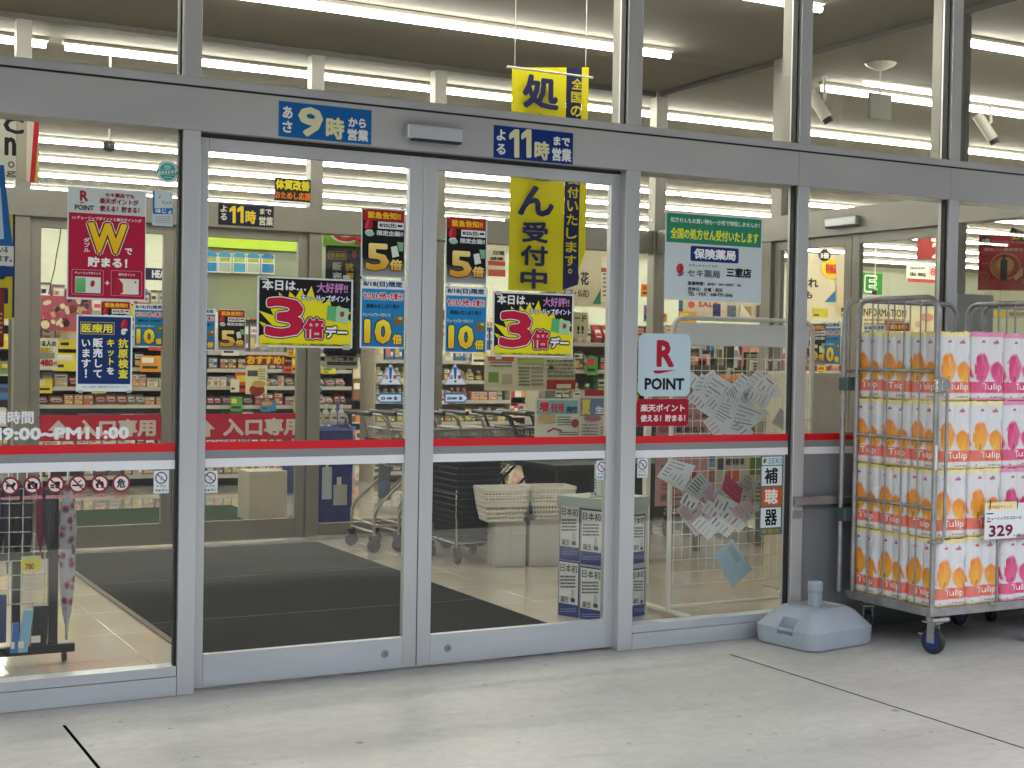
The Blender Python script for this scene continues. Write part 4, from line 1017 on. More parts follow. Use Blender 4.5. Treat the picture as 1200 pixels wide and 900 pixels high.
def make_pack(pal, nn, seed):
    rd = random.Random(seed); mb = MB(); nu, nv = 40, 60
    def surf(side, u, v):
        L = PW if side in (0, 2) else PD
        bulge = .013*abs(math.sin(math.pi*2*u))**.7 + .0025*abs(math.sin(math.pi*3*v))**.5
        edge_ = max(0, abs(u-.5)-.42)/.08; bulge -= .012*edge_*edge_
        ve = max(0, abs(v-.5)-.46)/.04; bulge -= .012*ve*ve
        bulge += .0016*math.sin(u*31+seed)*math.sin(v*17+seed*3) 
        a = (u-.5)*L; z = v*PH
        if side == 0: return (a, -PD/2 - bulge + .012, z)
        if side == 2: return (-a, PD/2 + bulge - .012, z)
        if side == 1: return (PW/2 + bulge - .012, a, z)
        return (-PW/2 - bulge + .012, -a, z)
    for side in range(4):
        o = len(mb.v)
        for j in range(nv+1):
            for i in range(nu+1):
                u, v = i/nu, j/nv; mb.v.append(surf(side, u, v)); mb.c.append(pack_color(u, v, pal, nn))
        for j in range(nv):
            for i in range(nu): a = o + j*(nu+1)+i; mb.f.append((a, a+1, a+nu+2, a+nu+1)); mb.m.append(0)
    # crumpled tinted top with a gathered seam, and a plain bottom
    o = len(mb.v); nt_ = 14; tint = pal[3] + (1,)
    for j in range(nt_+1):
        for i in range(nt_+1):
            u, v = i/nt_, j/nt_; ed = min(u, 1-u, v, 1-v)
            z = PH - .010 + min(ed*8, 1)*.012 + rd.uniform(0, .006)*(ed > 0) + .010*math.exp(-((v-.5)/.06)**2)
            mb.v.append(((u-.5)*(PW-.012), (v-.5)*(PD-.012), z)); q = rd.uniform(.5, 1); mb.c.append(tuple(.85*(1-q)+tint[k]*q for k in range(3)) + (1,))
    for j in range(nt_):
        for i in range(nt_): a = o + j*(nt_+1)+i; mb.f.append((a, a+1, a+nt_+2, a+nt_+1)); mb.m.append(0)
    mb.cur = (.8, .8, .8, 1); mb.add([(-PW/2+.01, -PD/2+.01, .002), (PW/2-.01, -PD/2+.01, .002), (PW/2-.01, PD/2-.01, .002), (-PW/2+.01, PD/2-.01, .002)], [(0, 3, 2, 1)])
    # a ruffled seam of film standing off the top edge
    for side in (0, 3):
        o = len(mb.v); n = 26
        for i in range(n+1):
            u = i/n; p = Vector(surf(side, u, .965)); nrm = Vector((0, -1, 0)) if side == 0 else Vector((-1, 0, 0))
            w_ = .003 + .004*rd.random()
            for q in (p + nrm*.001, p + nrm*w_ + Vector((0, 0, .016 + .008*rd.random()))):
                mb.v.append(tuple(q)); mb.c.append(tint)
        for i in range(n): mb.f.append((o+2*i, o+2*i+2, o+2*i+3, o+2*i+1)); mb.m.append(0)
    # the white word on the band, on the front and left side
    vs, fs = glyphs('Tulip', 2); xs = [p[0] for p in vs]; ys = [p[1] for p in vs]
    for side in (0, 3, 1):
        for cu0, cu1 in ((.30, .86),):
            for dxy in ((0, 0), (.003, 0), (0, .003)):
                o = len(mb.v)
                for x, y in vs:
                    u = cu0 + (x-min(xs))/(max(xs)-min(xs))*(cu1-cu0) + dxy[0]; v = .145 + (y-min(ys))/(max(ys)-min(ys))*.125 + dxy[1]
                    p = Vector(surf(side, u, v)); nrm = {0: Vector((0, -1, 0)), 3: Vector((-1, 0, 0)), 1: Vector((1, 0, 0))}[side]
                    mb.v.append(tuple(p + nrm*.0012)); mb.c.append((.92, .9, .88, 1))
                mb.f += [tuple(k+o for k in f) for f in fs]; mb.m += [0]*len(fs)
    return mb
ORG = ((.82, .21, .0), (.92, .50, .02), (.80, .12, .045), (.86, .78, .36)); PNK = ((.58, .01, .12), (.85, .08, .32), (.74, .015, .17), (.78, .28, .48))
protos = {}
for nm, pal, nn in (('orange', ORG, 0), ('pink', PNK, 1)):
    for sd_ in (1, 2):
        o = make_pack(pal, nn, sd_).build('tissue_pack', FILM, None, smooth=60, colors=True); protos[(nm, sd_)] = o
lev = ['bottom', 'second', 'third', 'top']; used = set(); rd = random.Random(5)
def put_pack(nm, x, y, z, rz, label, grp):
    key = (nm, rd.choice((1, 2))); src = protos[key]
    if key in used: o = src.copy(); col.objects.link(o)
    else: o = src; used.add(key)
    o.location = (x, y, z); o.rotation_euler = (R(rd.uniform(-1.2, .4)), R(rd.uniform(-1, 1)), rz*1.7); o.scale = (rd.uniform(.985, 1.015), rd.uniform(.98, 1.01), rd.uniform(.975, 1.0)); tag(o, label, 'tissue pack', grp)
cols = [CX0 + .03 + PW*.5 + i*(PW+.004) for i in range(3)]
for L in range(4):
    z = CZ + .006 + L*(PH+.002)
    for r_i in range(3):
        y = CY0 + .015 + PD*.5 + r_i*(PD+.003)
        for ci, x in enumerate(cols):
            nm = 'orange' if (ci < 2 if L < 3 else ci < 1) else 'pink'
            row = ['front', 'middle', 'back'][r_i]
            put_pack(nm, x + rd.uniform(-.004, .004), y + rd.uniform(-.003, .003), z, R(rd.uniform(-1.5, 1.5)),
                     '%s toilet roll pack, %s layer, %s row, %s column of the roll cage' % (nm, lev[L], row, ['left', 'middle', 'right'][ci]), '%s tissue packs in the roll cage' % nm)
for L in range(4):
    z = CZ + .006 + L*(PH+.002)
    for ci in range(2):
        put_pack('pink', 5.925 + .14 + ci*.228, CY0 + .02 + PD*.5, z, R(rd.uniform(-1.5, 1.5)), 'pink toilet roll pack, %s layer of the second roll cage, %s column' % (lev[L], ['left', 'right'][ci]), 'pink tissue packs in the second roll cage')
# price card
s = Sheet(1080, 560, 7.5, y=CY0-.03)
s.paper(556, 222, 1040, 528, '#eef0f2'); s.rect(556, 212, 835, 285, '#f2e6a0', '#f7f0c8'); s.text('店内商品チャンス', 580, 238, 795, 272, '#e08050', .03)
s.rect(572, 310, 630, 320, '#2a2a2e'); s.text('チューリップエコロール', 578, 338, 876, 368, '#26262c', .02); s.rect(572, 380, 606, 390, '#2a2a2e')
s.text('329', 590, 412, 800, 514, '#7c1238', .045); s.rect(806, 500, 816, 510, '#7c1238'); s.text('税', 838, 466, 862, 480, '#333', .02) if False else None
s.text('(税込361円)', 828, 488, 1000, 522, '#26262c', .02)
o = s.done('price_card', 'white price card reading 329 clipped to the pink tissue packs', 'price card')
a_ = PY(1155, 592, CY0-.03)
for dx in (.03, .22):
    MB().tube([(a_.x+dx, CY0-.028, a_.z-.03), (a_.x+dx, CY0-.034, a_.z+.012), (a_.x+dx+.012, CY0-.02, a_.z+.022)], .0025, 6).build('clip', BLACKM, o).location = -o.location
a_ = PY(1168, 705, CY0-.02)
tag(MB().box(a_.x-.004, a_.x+.004, CY0-.022, CY0-.010, .235, .55).box(a_.x-.05, a_.x+.05, CY0-.024, CY0-.008, .226, .234).build('card_stand', STEEL), 'thin grey upright price-card stand on the front edge of the roll cage', 'stand')

# ------------------------------------------------------------------ goods
def cube_goods(kind, seed):
    rd = random.Random(seed); mb = MB(); mb.cur = (1, 1, 1, 0)
    if kind == 'carton':
        mb.box(-.5, .5, -.5, .5, 0, 1)
        for (x0, x1, z0, z1, c) in ((-.42, .42, .62, .88, (.75, .74, .68, 1)), (-.36, rd.uniform(.0, .4), .68, .80, rd.choice([(.5, .03, .03, 1), (.03, .05, .2, 1), (.02, .02, .02, 1)])),
                                    (-.4, .1, .12, .5, rd.choice([(.7, .5, .2, 1), (.7, .2, .15, 1), (.2, .4, .2, 1)])), (.15, .4, .15, .3, (.8, .8, .75, 1)), (-.5, .5, .93, 1, (.1, .1, .12, 1))):
            mb.cur = c; mb.box(x0, x1, -.512, -.5, z0, z1)
    elif kind == 'bottle':
        mb.lathe([(.42, 0), (.5, .03), (.5, .58), (.40, .68), (.2, .76), (.2, .80)], (0, 0, 0), 10); mb.cur = (.75, .75, .72, 1)
        mb.lathe([(.26, .80), (.26, .98), (.2, 1.0)], (0, 0, 0), 10); mb.cur = rd.choice([(.8, .78, .7, 1), (.75, .6, .3, 1)])
        mb.lathe([(.51, .14), (.51, .48)], (0, 0, 0), 10); mb.cur = (.1, .1, .14, 1); mb.box(-.3, .3, -.53, -.50, .3, .4)
    else:
        mb.add([(-.5, -.3, 0), (.5, -.3, 0), (.5, .3, 0), (-.5, .3, 0), (-.48, -.5, .4), (.48, -.5, .4), (.48, .4, .4), (-.48, .4, .4), (-.5, -.05, 1), (.5, -.05, 1), (.5, .05, 1), (-.5, .05, 1)],
               [(0, 1, 5, 4), (1, 2, 6, 5), (2, 3, 7, 6), (3, 0, 4, 7), (4, 5, 9, 8), (5, 6, 10, 9), (6, 7, 11, 10), (7, 4, 8, 11), (8, 9, 10, 11)])
        mb.cur = (.8, .78, .7, 1); mb.add([(-.35, -.52, .32), (.35, -.52, .32), (.35, -.29, .75), (-.35, -.29, .75)], [(0, 1, 2, 3)])
        mb.cur = rd.choice([(.55, .05, .05, 1), (.05, .15, .4, 1)]); mb.add([(-.28, -.50, .42), (.28, -.50, .42), (.28, -.39, .58), (-.28, -.39, .58)], [(0, 1, 2, 3)])
    return mb
GP = {}
GCOL = {'cream': (.62, .55, .38), 'white': (.66, .65, .6), 'orange': (.65, .25, .06), 'pink': (.6, .26, .24), 'red': (.42, .04, .04), 'green': (.16, .28, .1), 'blue': (.05, .18, .42), 'navy': (.03, .05, .16), 'brown': (.22, .11, .05), 'yellow': (.65, .5, .08), 'grey': (.26, .26, .26), 'black': (.03, .03, .03)}
cnt = {'carton': 0, 'bottle': 0, 'pouch': 0}
def goods(kind, x, y, z, w_, d, h, colname, where, rz=0.0):
    if cnt[kind] >= 296: return
    cnt[kind] += 1
    k = (kind, random.randint(0, 3))
    if k not in GP: o = GP[k] = cube_goods(*k).build({'carton': 'boxed_product', 'bottle': 'bottled_product', 'pouch': 'pouch_product'}[kind], GOODS, colors=True)
    else: o = GP[k].copy(); col.objects.link(o)
    o.location = (x, y, z); o.scale = (w_, d, h); o.rotation_euler = (0, 0, rz)
    v = random.uniform(.75, 1.15); o.color = tuple(min(1, c*v) for c in GCOL[colname]) + (1,)
    tag(o, 'small %s %s on %s' % (colname, {'carton': 'carton', 'bottle': 'bottle', 'pouch': 'pouch'}[kind], where), {'carton': 'carton', 'bottle': 'bottle', 'pouch': 'pouch'}[kind], 'goods on ' + where.split(',')[0])
def rack(label, short, x0, x1, y, depth, H, zs, body, palette, kinds, seed, gw=(.07, .13), header=None):
    random.seed(seed); t = thing('shelf_rack', label, 'shelf', ((x0+x1)/2, y, 0))
    MB().box(x0, x1, y+depth-.02, y+depth, 0, H).build('back_panel', body, t)
    for x in (x0-.015, x1+.0005): MB().box(x, x+.0145, y, y+depth, 0, H).build('side_panel', body, t)
    names = ['bottom', 'second', 'third', 'fourth', 'fifth', 'sixth', 'seventh', 'top']
    for i, z in enumerate(zs):
        sh = MB().box(x0, x1, y, y+depth-.021, z-.02, z).build('shelf', body, t)
        r_ = MB().box(x0, x1, y-.006, y-.0005, z-.035, z+.004).build('price_rail', mat('price_rail_white', (.5, .48, .42), .5), None); r_.parent = sh; r_.location = Vector((0, 0, 0))
        zt = (zs[i+1] if i+1 < len(zs) else H + .12) - z - .05
        x = x0 + .02; 
        while x < x1 - .05:
            kd = random.choice(kinds); w_ = random.uniform(*gw); cname = random.choice(palette[i % len(palette)]); rep = random.choice((1, 1, 2, 3)); h = min(zt, random.uniform(.6, .98)*zt)
            for _ in range(rep):
                if x + w_ > x1: break
                goods(kd, x + w_/2, y + .05 + depth*.18, z, w_*.94, depth*.4 if kd != 'bottle' else w_*.9, h, cname, 'the %s shelf of the %s, %s' % (names[i], short, ['left end', 'left of centre', 'at its centre', 'right of centre', 'right end'][min(4, int(5*(x-x0)/(x1-x0)))]), R(random.uniform(-4, 4)))
                x += w_
            x += random.uniform(0, .02)
    if header: MB().box(x0, x1, y+.02, y+.05, H+.02, H+.02+header[0]).build('header_board', header[1], t)
    return t
WOODC = mat('cream_rack_board', (.5, .46, .36), .6); BLKR = mat('black_rack_board', (.03, .03, .032), .5); LIME = mat('lime_header_board', (.45, .65, .03), .5); GRNP = mat('sage_panel', (.26, .30, .20), .7); NAVY = mat('navy_card_display', (.02, .035, .2), .45)
rack('cream shop rack with mixed peach and orange goods behind the left inner door', 'cream rack', 2.3, 4.0, 8.8, .4, 2.0, (.12, .36, .60, .84, 1.02, 1.22, 1.46, 1.72), BLKR, [['grey', 'black', 'white'], ['cream', 'brown', 'white'], ['cream', 'white', 'pink'], ['orange', 'cream', 'yellow', 'pink'], ['pink', 'white', 'cream', 'red']], ['carton', 'carton', 'pouch'], 11, (.07, .14))
rack('black magazine rack with cream and blue goods behind the right inner door', 'black rack', 4.15, 5.75, 8.6, .4, 1.75, (.12, .38, .62, .84, 1.04, 1.22, 1.40), BLKR, [['grey', 'white'], ['white', 'cream', 'brown'], ['cream', 'green', 'white'], ['grey', 'white', 'red'], ['white', 'cream'], ['cream', 'brown', 'blue']], ['carton', 'pouch'], 12, (.06, .11))
rack('tall shop rack of small white and cream cartons behind the left sliding door', 'tall rack', 5.95, 7.6, 8.4, .4, 1.75, (.12, .4, .66, .90, 1.12, 1.34), WOODC, [['blue', 'white'], ['white', 'cream'], ['white', 'cream', 'green'], ['white', 'pink', 'cream'], ['brown', 'white', 'cream']], ['carton', 'bottle'], 13, (.07, .12))
rack('wooden shop rack with brown boxes and green cartons behind the right sliding door', 'wooden rack', 6.9, 9.0, 6.3, .45, 1.75, (.2, .62, .98, 1.28, 1.55), WOODC, [['brown', 'yellow'], ['brown', 'cream'], ['green', 'cream', 'green'], ['brown', 'orange', 'cream'], ['pink', 'red', 'white']], ['carton', 'bottle', 'pouch'], 14, (.08, .15))
rack('black shop rack with bagged goods behind the thick post', 'bag rack', 9.15, 10.9, 6.3, .45, 1.7, (.2, .6, .95, 1.3), BLKR, [['grey', 'black'], ['brown', 'yellow'], ['pink', 'white', 'brown'], ['pink', 'red', 'white']], ['pouch', 'carton'], 15, (.08, .14))
rack('long white shop rack far back to the right, seen through the side doors', 'far rack', 12.5, 19, 11.5, .45, 1.55, (.2, .6, .95, 1.25), WOODC, [['white', 'cream'], ['blue', 'white', 'pink'], ['red', 'white', 'yellow'], ['white', 'orange', 'cream']], ['carton', 'bottle'], 16, (.12, .2))
# topper of the black rack: sage board, lime header, blue cards hung in a row, cream boxes and a white rabbit-ear display
tp = thing('rack_topper', 'sage green topper board with a lime strip above the black rack', 'display board', (4.95, 8.95, 1.8))
MB().box(4.15, 5.75, 8.96, 8.985, 1.76, 2.62).build('board', GRNP, tp); MB().box(4.1, 5.45, 8.90, 8.955, 2.50, 2.62).build('lime_strip', LIME, tp)
s = Sheet(230, 260, 6.43, y=8.895); s.k += 1; s.text('健康生活応援フェア開催中', 25, 84, 570, 104, '#1c2c10', .05, res=1); s.done('lettering', None, None, parent=tp)
for i, (x, c) in enumerate(((60, '#1c86c4'), (165, '#2a94cc'), (275, '#3a9cc8'), (380, '#2488c0'), (490, '#1f7cb8'))):
    s = Sheet(230, 260, 6.43, y=8.86); s.paper(x, 232+4*i, x+100, 380+3*i, '#e4e8dc'); s.ell(x+50, 250+4*i, 48, 26, c); s.rect(x+8, 262+4*i, x+92, 300+3*i, '#c8d070'); s.rect(x+6, 305+3*i, x+94, 372+3*i, '#a8b8b0' if i % 2 else c); s.bullets(x+14, 268+4*i, x+86, 298+3*i, 3, '#40584a', i)
    s.done('hanging_card', 'blue-topped product card hung above the black rack, number %s from the left' % ['one', 'two', 'three', 'four', 'five'][i], 'card', group='blue cards above the black rack')
for i, (x, y, w_, h) in enumerate(((290, 430, 55, 100), (345, 365, 80, 165), (395, 430, 70, 100), (150, 440, 100, 100), (30, 485, 100, 60))):
    p0 = PY(230 + x/6.43, 260 + (y+h)/6.43, 8.7); p1 = PY(230 + (x+w_)/6.43, 260 + y/6.43, 8.7); gc = 'brown' if i > 2 else 'cream'
    goods('carton', (p0.x+p1.x)/2, 8.75, 1.74, p1.x-p0.x, .12, p1.z-1.74, gc, 'the top of the black rack, %s' % ['left of the tall box', 'tallest', 'right of the tall box', 'dark brown', 'lowest'][i])
# posters and cards deep in the shop
def board(name, label, cat, pxr, y, bgc, ops, group=None, t=.006, plane=None):
    s = Sheet(0, 0, 1, y=y, plane=plane); s.paper(*pxr, bgc, t=t); s.dz = .0012
    for op in ops:
        k = op[0]
        if k == 't': s.text(*op[1:])
        elif k == 'r': s.rect(*op[1:])
        elif k == 'e': s.ell(*op[1:])
        elif k == 'p': s.poly(*op[1:])
        elif k == 'b': s.bullets(*op[1:])
    return s.done(name, label, cat, group=group)
rd = random.Random(3)
ops = []
for i in range(34):
    ops.append(('e', rd.uniform(50, 102), rd.uniform(350, 384), rd.uniform(2, 6), rd.uniform(2, 5), rd.choice(['#7a3a30', '#e0b090', '#f0d8c0', '#c04050', '#3a2028', '#e8a0a8', '#f2e0b0', '#503048']), rd.uniform(0, 90)))
board('poster', 'pink and brown illustrated poster on top of the cream rack', 'poster', (45, 347, 107, 388), 8.55, '#b8566a', ops)
board('price_poster', 'cream price poster with red 1480 on the cream rack', 'poster', (29, 396, 68, 433), 8.5, '#d8d4c0', [('t', '気になる人の', 30, 399, 66, 406, '#20281a', .06), ('t', 'お腹の健康に', 30, 407, 62, 413, '#b8a010', .06), ('r', 30, 416, 40, 427, '#2a2c26'), ('r', 46, 413, 64, 420, '#8a8c80'), ('t', '1480', 44, 421, 62, 429, '#a8202a', .06), ('t', '円', 63, 424, 67, 429, '#a8202a', .03)])
board('header_sign', 'navy header sign reading HE at the right of the left inner door', 'sign', (158, 314, 194, 328), 8.3, '#14244c', [('t', 'HEALTH', 178, 317, 207, 326, '#e8ecf0', .05)])
board('poster', 'black notice with yellow kit lettering behind the left door posters', 'poster', (381, 288, 424, 415), YI + .25, '#20242a', [('r', 385, 294, 406, 304, '#c8a030'), ('r', 386, 295, 405, 303, '#20242a'), ('t', '医療用', 387, 296, 404, 302, '#c8a030', .04), ('e', 415, 298, 3, 5, '#a83838'), ('t', '抗', 404, 308, 414, 318, '#c8a030', .05), ('t', '原', 404, 320, 414, 330, '#c8a030', .05), ('t', '販', 389, 307, 400, 317, '#c8c8c0', .05), ('t', '売', 389, 319, 400, 329, '#c8c8c0', .05), ('b', 390, 340, 414, 400, 6, '#6a6a66', 4)])
board('header_sign', 'lime sign with a red ring above the black notice', 'sign', (379, 273, 440, 291), YI + .6, '#8cc820', [('e', 405, 272, 19, 13, '#f0f0e8'), ('e', 405, 272, 17, 11, '#d02820'), ('e', 405, 272, 11, 6, '#f0f0e8'), ('t', '倍', 415, 276, 425, 287, '#d02820', .05)])
board('pop_sign', 'black and yellow 体質改善 cut-out sign over the inner header', 'sign', (322, 209, 364, 236), YB - .06, '#1a1a10', [('t', '体質改善', 323, 211, 363, 223, '#e8d820', .05), ('t', 'おためし応援', 322, 225, 364, 234, '#e07820', .04)])
board('pop_sign', 'orange and yellow おすすめ cut-out sign above the cream rack goods', 'sign', (288, 416, 334, 428), 7.8, '#7c2410', [('t', 'おすすめ!', 289, 417, 333, 427, '#f0b820', .07)])
board('price_poster', 'cream card with a red bean picture below the おすすめ sign', 'poster', (288, 429, 313, 462), 7.8, '#e0dcae', [('r', 290, 434, 302, 441, '#4a5240'), ('e', 301, 457, 9, 7, '#8a3024'), ('e', 303, 450, 8, 4, '#c8a060'), ('b', 303, 432, 311, 446, 5, '#8a8460', 2)])
board('notice_board', 'grey notice board with a dark band beside the black notice', 'notice', (381, 408, 420, 432), YI + .3, '#c4c2b4', [('r', 383, 411, 418, 417, '#303c40'), ('t', 'かご置場', 388, 418, 414, 423, '#303030', .03), ('r', 383, 424, 418, 428, '#404844')])
# crimson entrance bands on the inner doors
for ox, par, nm in ((0, DR, 'right'), (-171.5, DL, 'left')):
    s = Sheet(230 + ox, 400 - (-1.5 if ox else 0), 7.06, y=YB + .03 + .0155)
    p0 = -70 if not ox else 0
    s.rect(-88 if not ox else -90, 597, 950, 811, '#c8243c')
    s.poly([(70, 640), (155, 727), (115, 727), (115, 790), (25, 790), (25, 727), (-15, 727)], '#ddd2ca'); s.text('入口専用', 222, 634, 876, 780, '#ddd2ca', .05)
    o = s.done('entrance_band', None, None, parent=par)
# newspapers and boards seen through the right door
board('newsprint_board', 'white board of small print and coupons behind the right 3倍 poster', 'notice board', (568, 418, 674, 458), 3.2, '#d6d0b8', [('r', 572, 418, 602, 423, '#b86050'), ('b', 574, 424, 600, 432, 2, '#7a7a70', 1), ('r', 572, 436, 584, 448, '#7a9a50'), ('r', 588, 438, 600, 450, '#b0aa98'), ('r', 606, 420, 637, 427, '#a8b070'), ('b', 607, 430, 620, 454, 6, '#5a7050', 2), ('b', 622, 430, 636, 454, 5, '#8a8a78', 3), ('b', 640, 422, 672, 444, 5, '#70706a', 4), ('e', 645, 431, 3, 2, '#404038'), ('r', 640, 445, 673, 456, '#a83c30'), ('r', 651, 450, 668, 455, '#d8d0c0')])
board('magazine_poster', 'white poster headed 増刊号発行 above the stripes of the right door', 'poster', (627, 467, 678, 516), 2.6, '#dfe2d6', [('r', 629, 469, 677, 485, '#7fb6c0'), ('t', '増', 631, 470, 643, 483, '#c82838', .08, None, [(.05, '#f4f0e8')]), ('t', '刊号', 645, 473, 661, 483, '#c83848', .05), ('t', '発行', 663, 476, 676, 484, '#1c3a80', .06), ('r', 630, 486, 650, 495, '#c8a878'), ('b', 653, 488, 668, 500, 4, '#4a6048', 5), ('e', 673, 496, 4, 5, '#a03038'), ('p', [(640, 505), (648, 501), (658, 504), (657, 506), (648, 503), (641, 507)], '#a83848'), ('b', 654, 506, 676, 511, 2, '#303030', 6)])
board('magazine_poster', 'blue and white poster 夏の生活 beside the thick post', 'poster', (679, 457, 722, 516), 2.5, '#d4cfc4', [('r', 685, 457, 722, 464, '#a83848'), ('r', 680, 467, 722, 487, '#6a84a8'), ('t', '夏', 681, 468, 692, 486, '#e0d050', .06), ('t', '生活', 697, 476, 718, 485, '#f0f0ec', .05), ('e', 694, 490, 10, 4, '#a87080'), ('b', 681, 497, 700, 512, 4, '#8a8a84', 7), ('b', 703, 500, 720, 514, 4, '#806860', 8)])
board('card_notice', 'cream notice with カード! lettering right of the right 3倍 poster', 'notice', (672, 366, 689, 396), 5.2, '#cfc7a6', [('t', 'ード', 673, 369, 687, 377, '#2a2820', .04), ('t', '!!', 676, 382, 684, 391, '#2a2820', .05)])
board('flower_board', 'cream board about 造花 仏花 beside the yellow banner', 'notice board', (655, 293, 737, 360), 6.0, '#cbc0a2', [('t', 'り花', 672, 318, 690, 334, '#3c362a', .04), ('t', '（造花・仏花）', 658, 339, 690, 348, '#4a4438', .03), ('p', [(694, 356), (704, 338), (704, 356)], '#2f7a54'), ('r', 704, 301, 717, 354, '#ded4bc'), ('r', 704, 314, 717, 319, '#a83c30'), ('b', 706, 320, 716, 350, 6, '#6a6050', 9), ('e', 730, 330, 6, 12, '#c86840')])
board('wall_sign', 'cream menu board with red stripe left of the yellow banner', 'sign', (571, 288, 592, 324), 6.0, '#d6ccb4', [('t', '日曜', 578, 294, 591, 299, '#3a342c', .03), ('r', 572, 306, 592, 311, '#b84830'), ('t', '健康', 574, 301, 590, 305, '#3a342c', .03), ('r', 572, 316, 592, 324, '#c85a48')])
# right side: signs beyond the side partition
board('letter_sign', 'green sign with a white E on the far green wall', 'sign', (1010, 320, 1034, 345), 17.5, '#2f8f30', [('t', 'E', 1013, 322, 1028, 343, '#e8efe0', .10), ('t', 'E', 1014, 324, 1027, 341, '#2f7a28', .04)], t=.05)
board('number_sign', 'red hanging sign with a pale 2 behind the near side door', 'sign', (1076, 276, 1112, 304), 11.0, '#9c2018', [('t', '2', 1092, 284, 1108, 303, '#e8dcc8', .05)], t=.03)
board('wall_sign', 'white and red shop sign with 8 on the far green wall', 'sign', (1063, 310, 1100, 331), 17.0, '#d8d2bc', [('r', 1063, 327, 1100, 331, '#a03028'), ('b', 1066, 313, 1084, 316, 1, '#6a6458', 1, .9), ('t', '化粧品・健康食品', 1066, 319, 1085, 324, '#2a261e', .04), ('r', 1088, 312, 1098, 325, '#d8a8a0'), ('t', '8', 1090, 314, 1096, 323, '#b03830', .05)], t=.03)
s = board('hanging_poster', 'cream poster with black kana and a yellow sun sticker beyond the side door', 'poster', (940, 298, 991, 372), 9.0, '#d8ccae', [('t', 'れ', 947, 326, 959, 337, '#1c1c18', .05), ('t', 'も', 943, 341, 952, 350, '#1c1c18', .05), ('p', [(966, 354), (979, 340), (979, 354)], '#2a6ea0'), ('e', 974, 315, 12, 12, '#f0cc28'), ('t', '特価品', 967, 309, 981, 321, '#c84030', .05), ('e', 966, 299, 7, 7, '#282828'), ('t', '5倍', 961, 296, 971, 303, '#e8e4dc', .05), ('p', [(979, 300), (991, 296), (991, 372), (980, 366)], '#cdbfa0')])
board('information_board', 'cream INFORMATION board behind the top of the roll cage', 'notice board', (1004, 361, 1112, 400), 9.5, '#d8cca8', [('t', 'INFORMATION', 1010, 362, 1062, 371, '#3a352a', .03), ('b', 1012, 374, 1060, 396, 5, '#8c8468', 11), ('e', 1086, 372, 8, 5, '#c8906c'), ('e', 1076, 380, 4, 4, '#c8a080'), ('r', 1036, 376, 1060, 392, '#8a5030')])
# red beauty poster, hanging askew behind the right pane
pl = (PY(1148, 300, 1.3), Vector((-.55, -.83, 0)))
s = Sheet(900, 225, 4, plane=pl); s.dz = .0006
s.paper(986, 200, 1262, 462, '#c8503c'); s.rect(992, 204, 1260, 456, '#d42030', '#b01020'); s.text('頭皮ケアに新発想', 1040, 228, 1200, 244, '#e8a890', .02, res=1); s.text('頭皮ハリ薬用育毛で', 1012, 262, 1220, 278, '#f0c8b0', .03, res=1)
s.ell(1112, 348, 74, 64, '#d88a50'); s.ell(1112, 348, 66, 57, '#a8381c'); s.ell(1100, 352, 52, 44, '#c87838'); s.ell(1112, 340, 40, 34, '#e0a860'); s.poly([(1150, 398), (1196, 350), (1192, 390), (1160, 416)], '#e0b080')
s.rect(1088, 318, 1120, 418, '#14100e', r=.1); s.rect(1098, 292, 1111, 320, '#2c1c14'); s.ell(1015, 394, 22, 22, '#b86030'); s.ell(1015, 394, 16, 16, '#a04020'); s.ell(1196, 420, 14, 14, '#b86030'); s.text('トリートメント', 1004, 330, 1036, 340, '#e8b8a0', .02, res=1)
s.ell(1018, 230, 26, 25, '#24242a'); s.text('5倍', 1000, 218, 1038, 246, '#e8e4e0', .05)
s.poly([(1142, 166), (1268, 212), (1268, 262), (1124, 205)], '#16160c'); s.text('25倍', 1140, 190, 1230, 226, '#f0dc20', .05)
s.done('hanging_poster', 'red hair-care poster with a dark bottle at the right edge', 'poster')
tag(MB().box(PY(1122, 360, .35).x, PY(1164, 360, .35).x, .35, .37, .93, PY(1140, 345, .35).z).build('grey_board', mat('grey_board', (.30, .31, .27), .6)), 'plain grey-green board behind the right pane, below the red poster', 'board')
board('shelf_card', 'yellow and cream label strip on the grey board behind the second cage', 'label', (1164, 364, 1215, 373), 3.5, '#c8c0a4', [('r', 1165, 365, 1178, 372, '#e8d020'), ('b', 1182, 366, 1212, 371, 1, '#8a846c', 2, .8)])
# small ceiling fittings
def cctv(px, py, y, label):
    p = PY(px, py, y); t = thing('security_camera', label, 'camera', p)
    mb = MB(); mb.tube([(p.x+.02, p.y, p.z+.22), (p.x+.04, p.y, p.z+.05), (p.x, p.y, p.z+.02)], .012, 6); mb.build('bracket', WHITEM, t)
    MB().tube([(p.x-.08, p.y+.03, p.z+.10), (p.x+.02, p.y-.04, p.z-.09)], .042, 10).build('body', WHITEM, t, smooth=40)
    MB().tube([(p.x+.02, p.y-.04, p.z-.09), (p.x+.035, p.y-.05, p.z-.125)], .034, 10).build('lens', GASKET, t, smooth=40)
cctv(962, 124, 2.2, 'cream security camera hanging beside the second upper mullion'); cctv(1157, 150, 2.2, 'cream security camera hanging at the right of the upper panes')
for (px, py) in ((128, 170), (1025, 342)):
    p = PY(px, py, 5.2 if px < 500 else 12); t = thing('ceiling_sensor', 'small dark ceiling sensor on a stem in the %s pane' % ('left' if px < 500 else 'right'), 'sensor', p)
    MB().tube([(p.x, p.y, p.z), (p.x, p.y, 3.67)], .008, 6).build('stem', WHITEM, t); MB().lathe([(.02, -.05), (.045, -.03), (.045, .02), (.02, .03)], p, 12).build('head', GASKET, t, smooth=40)
p0, p1 = PY(1020, 108, 2.4), PY(1045, 142, 2.4)
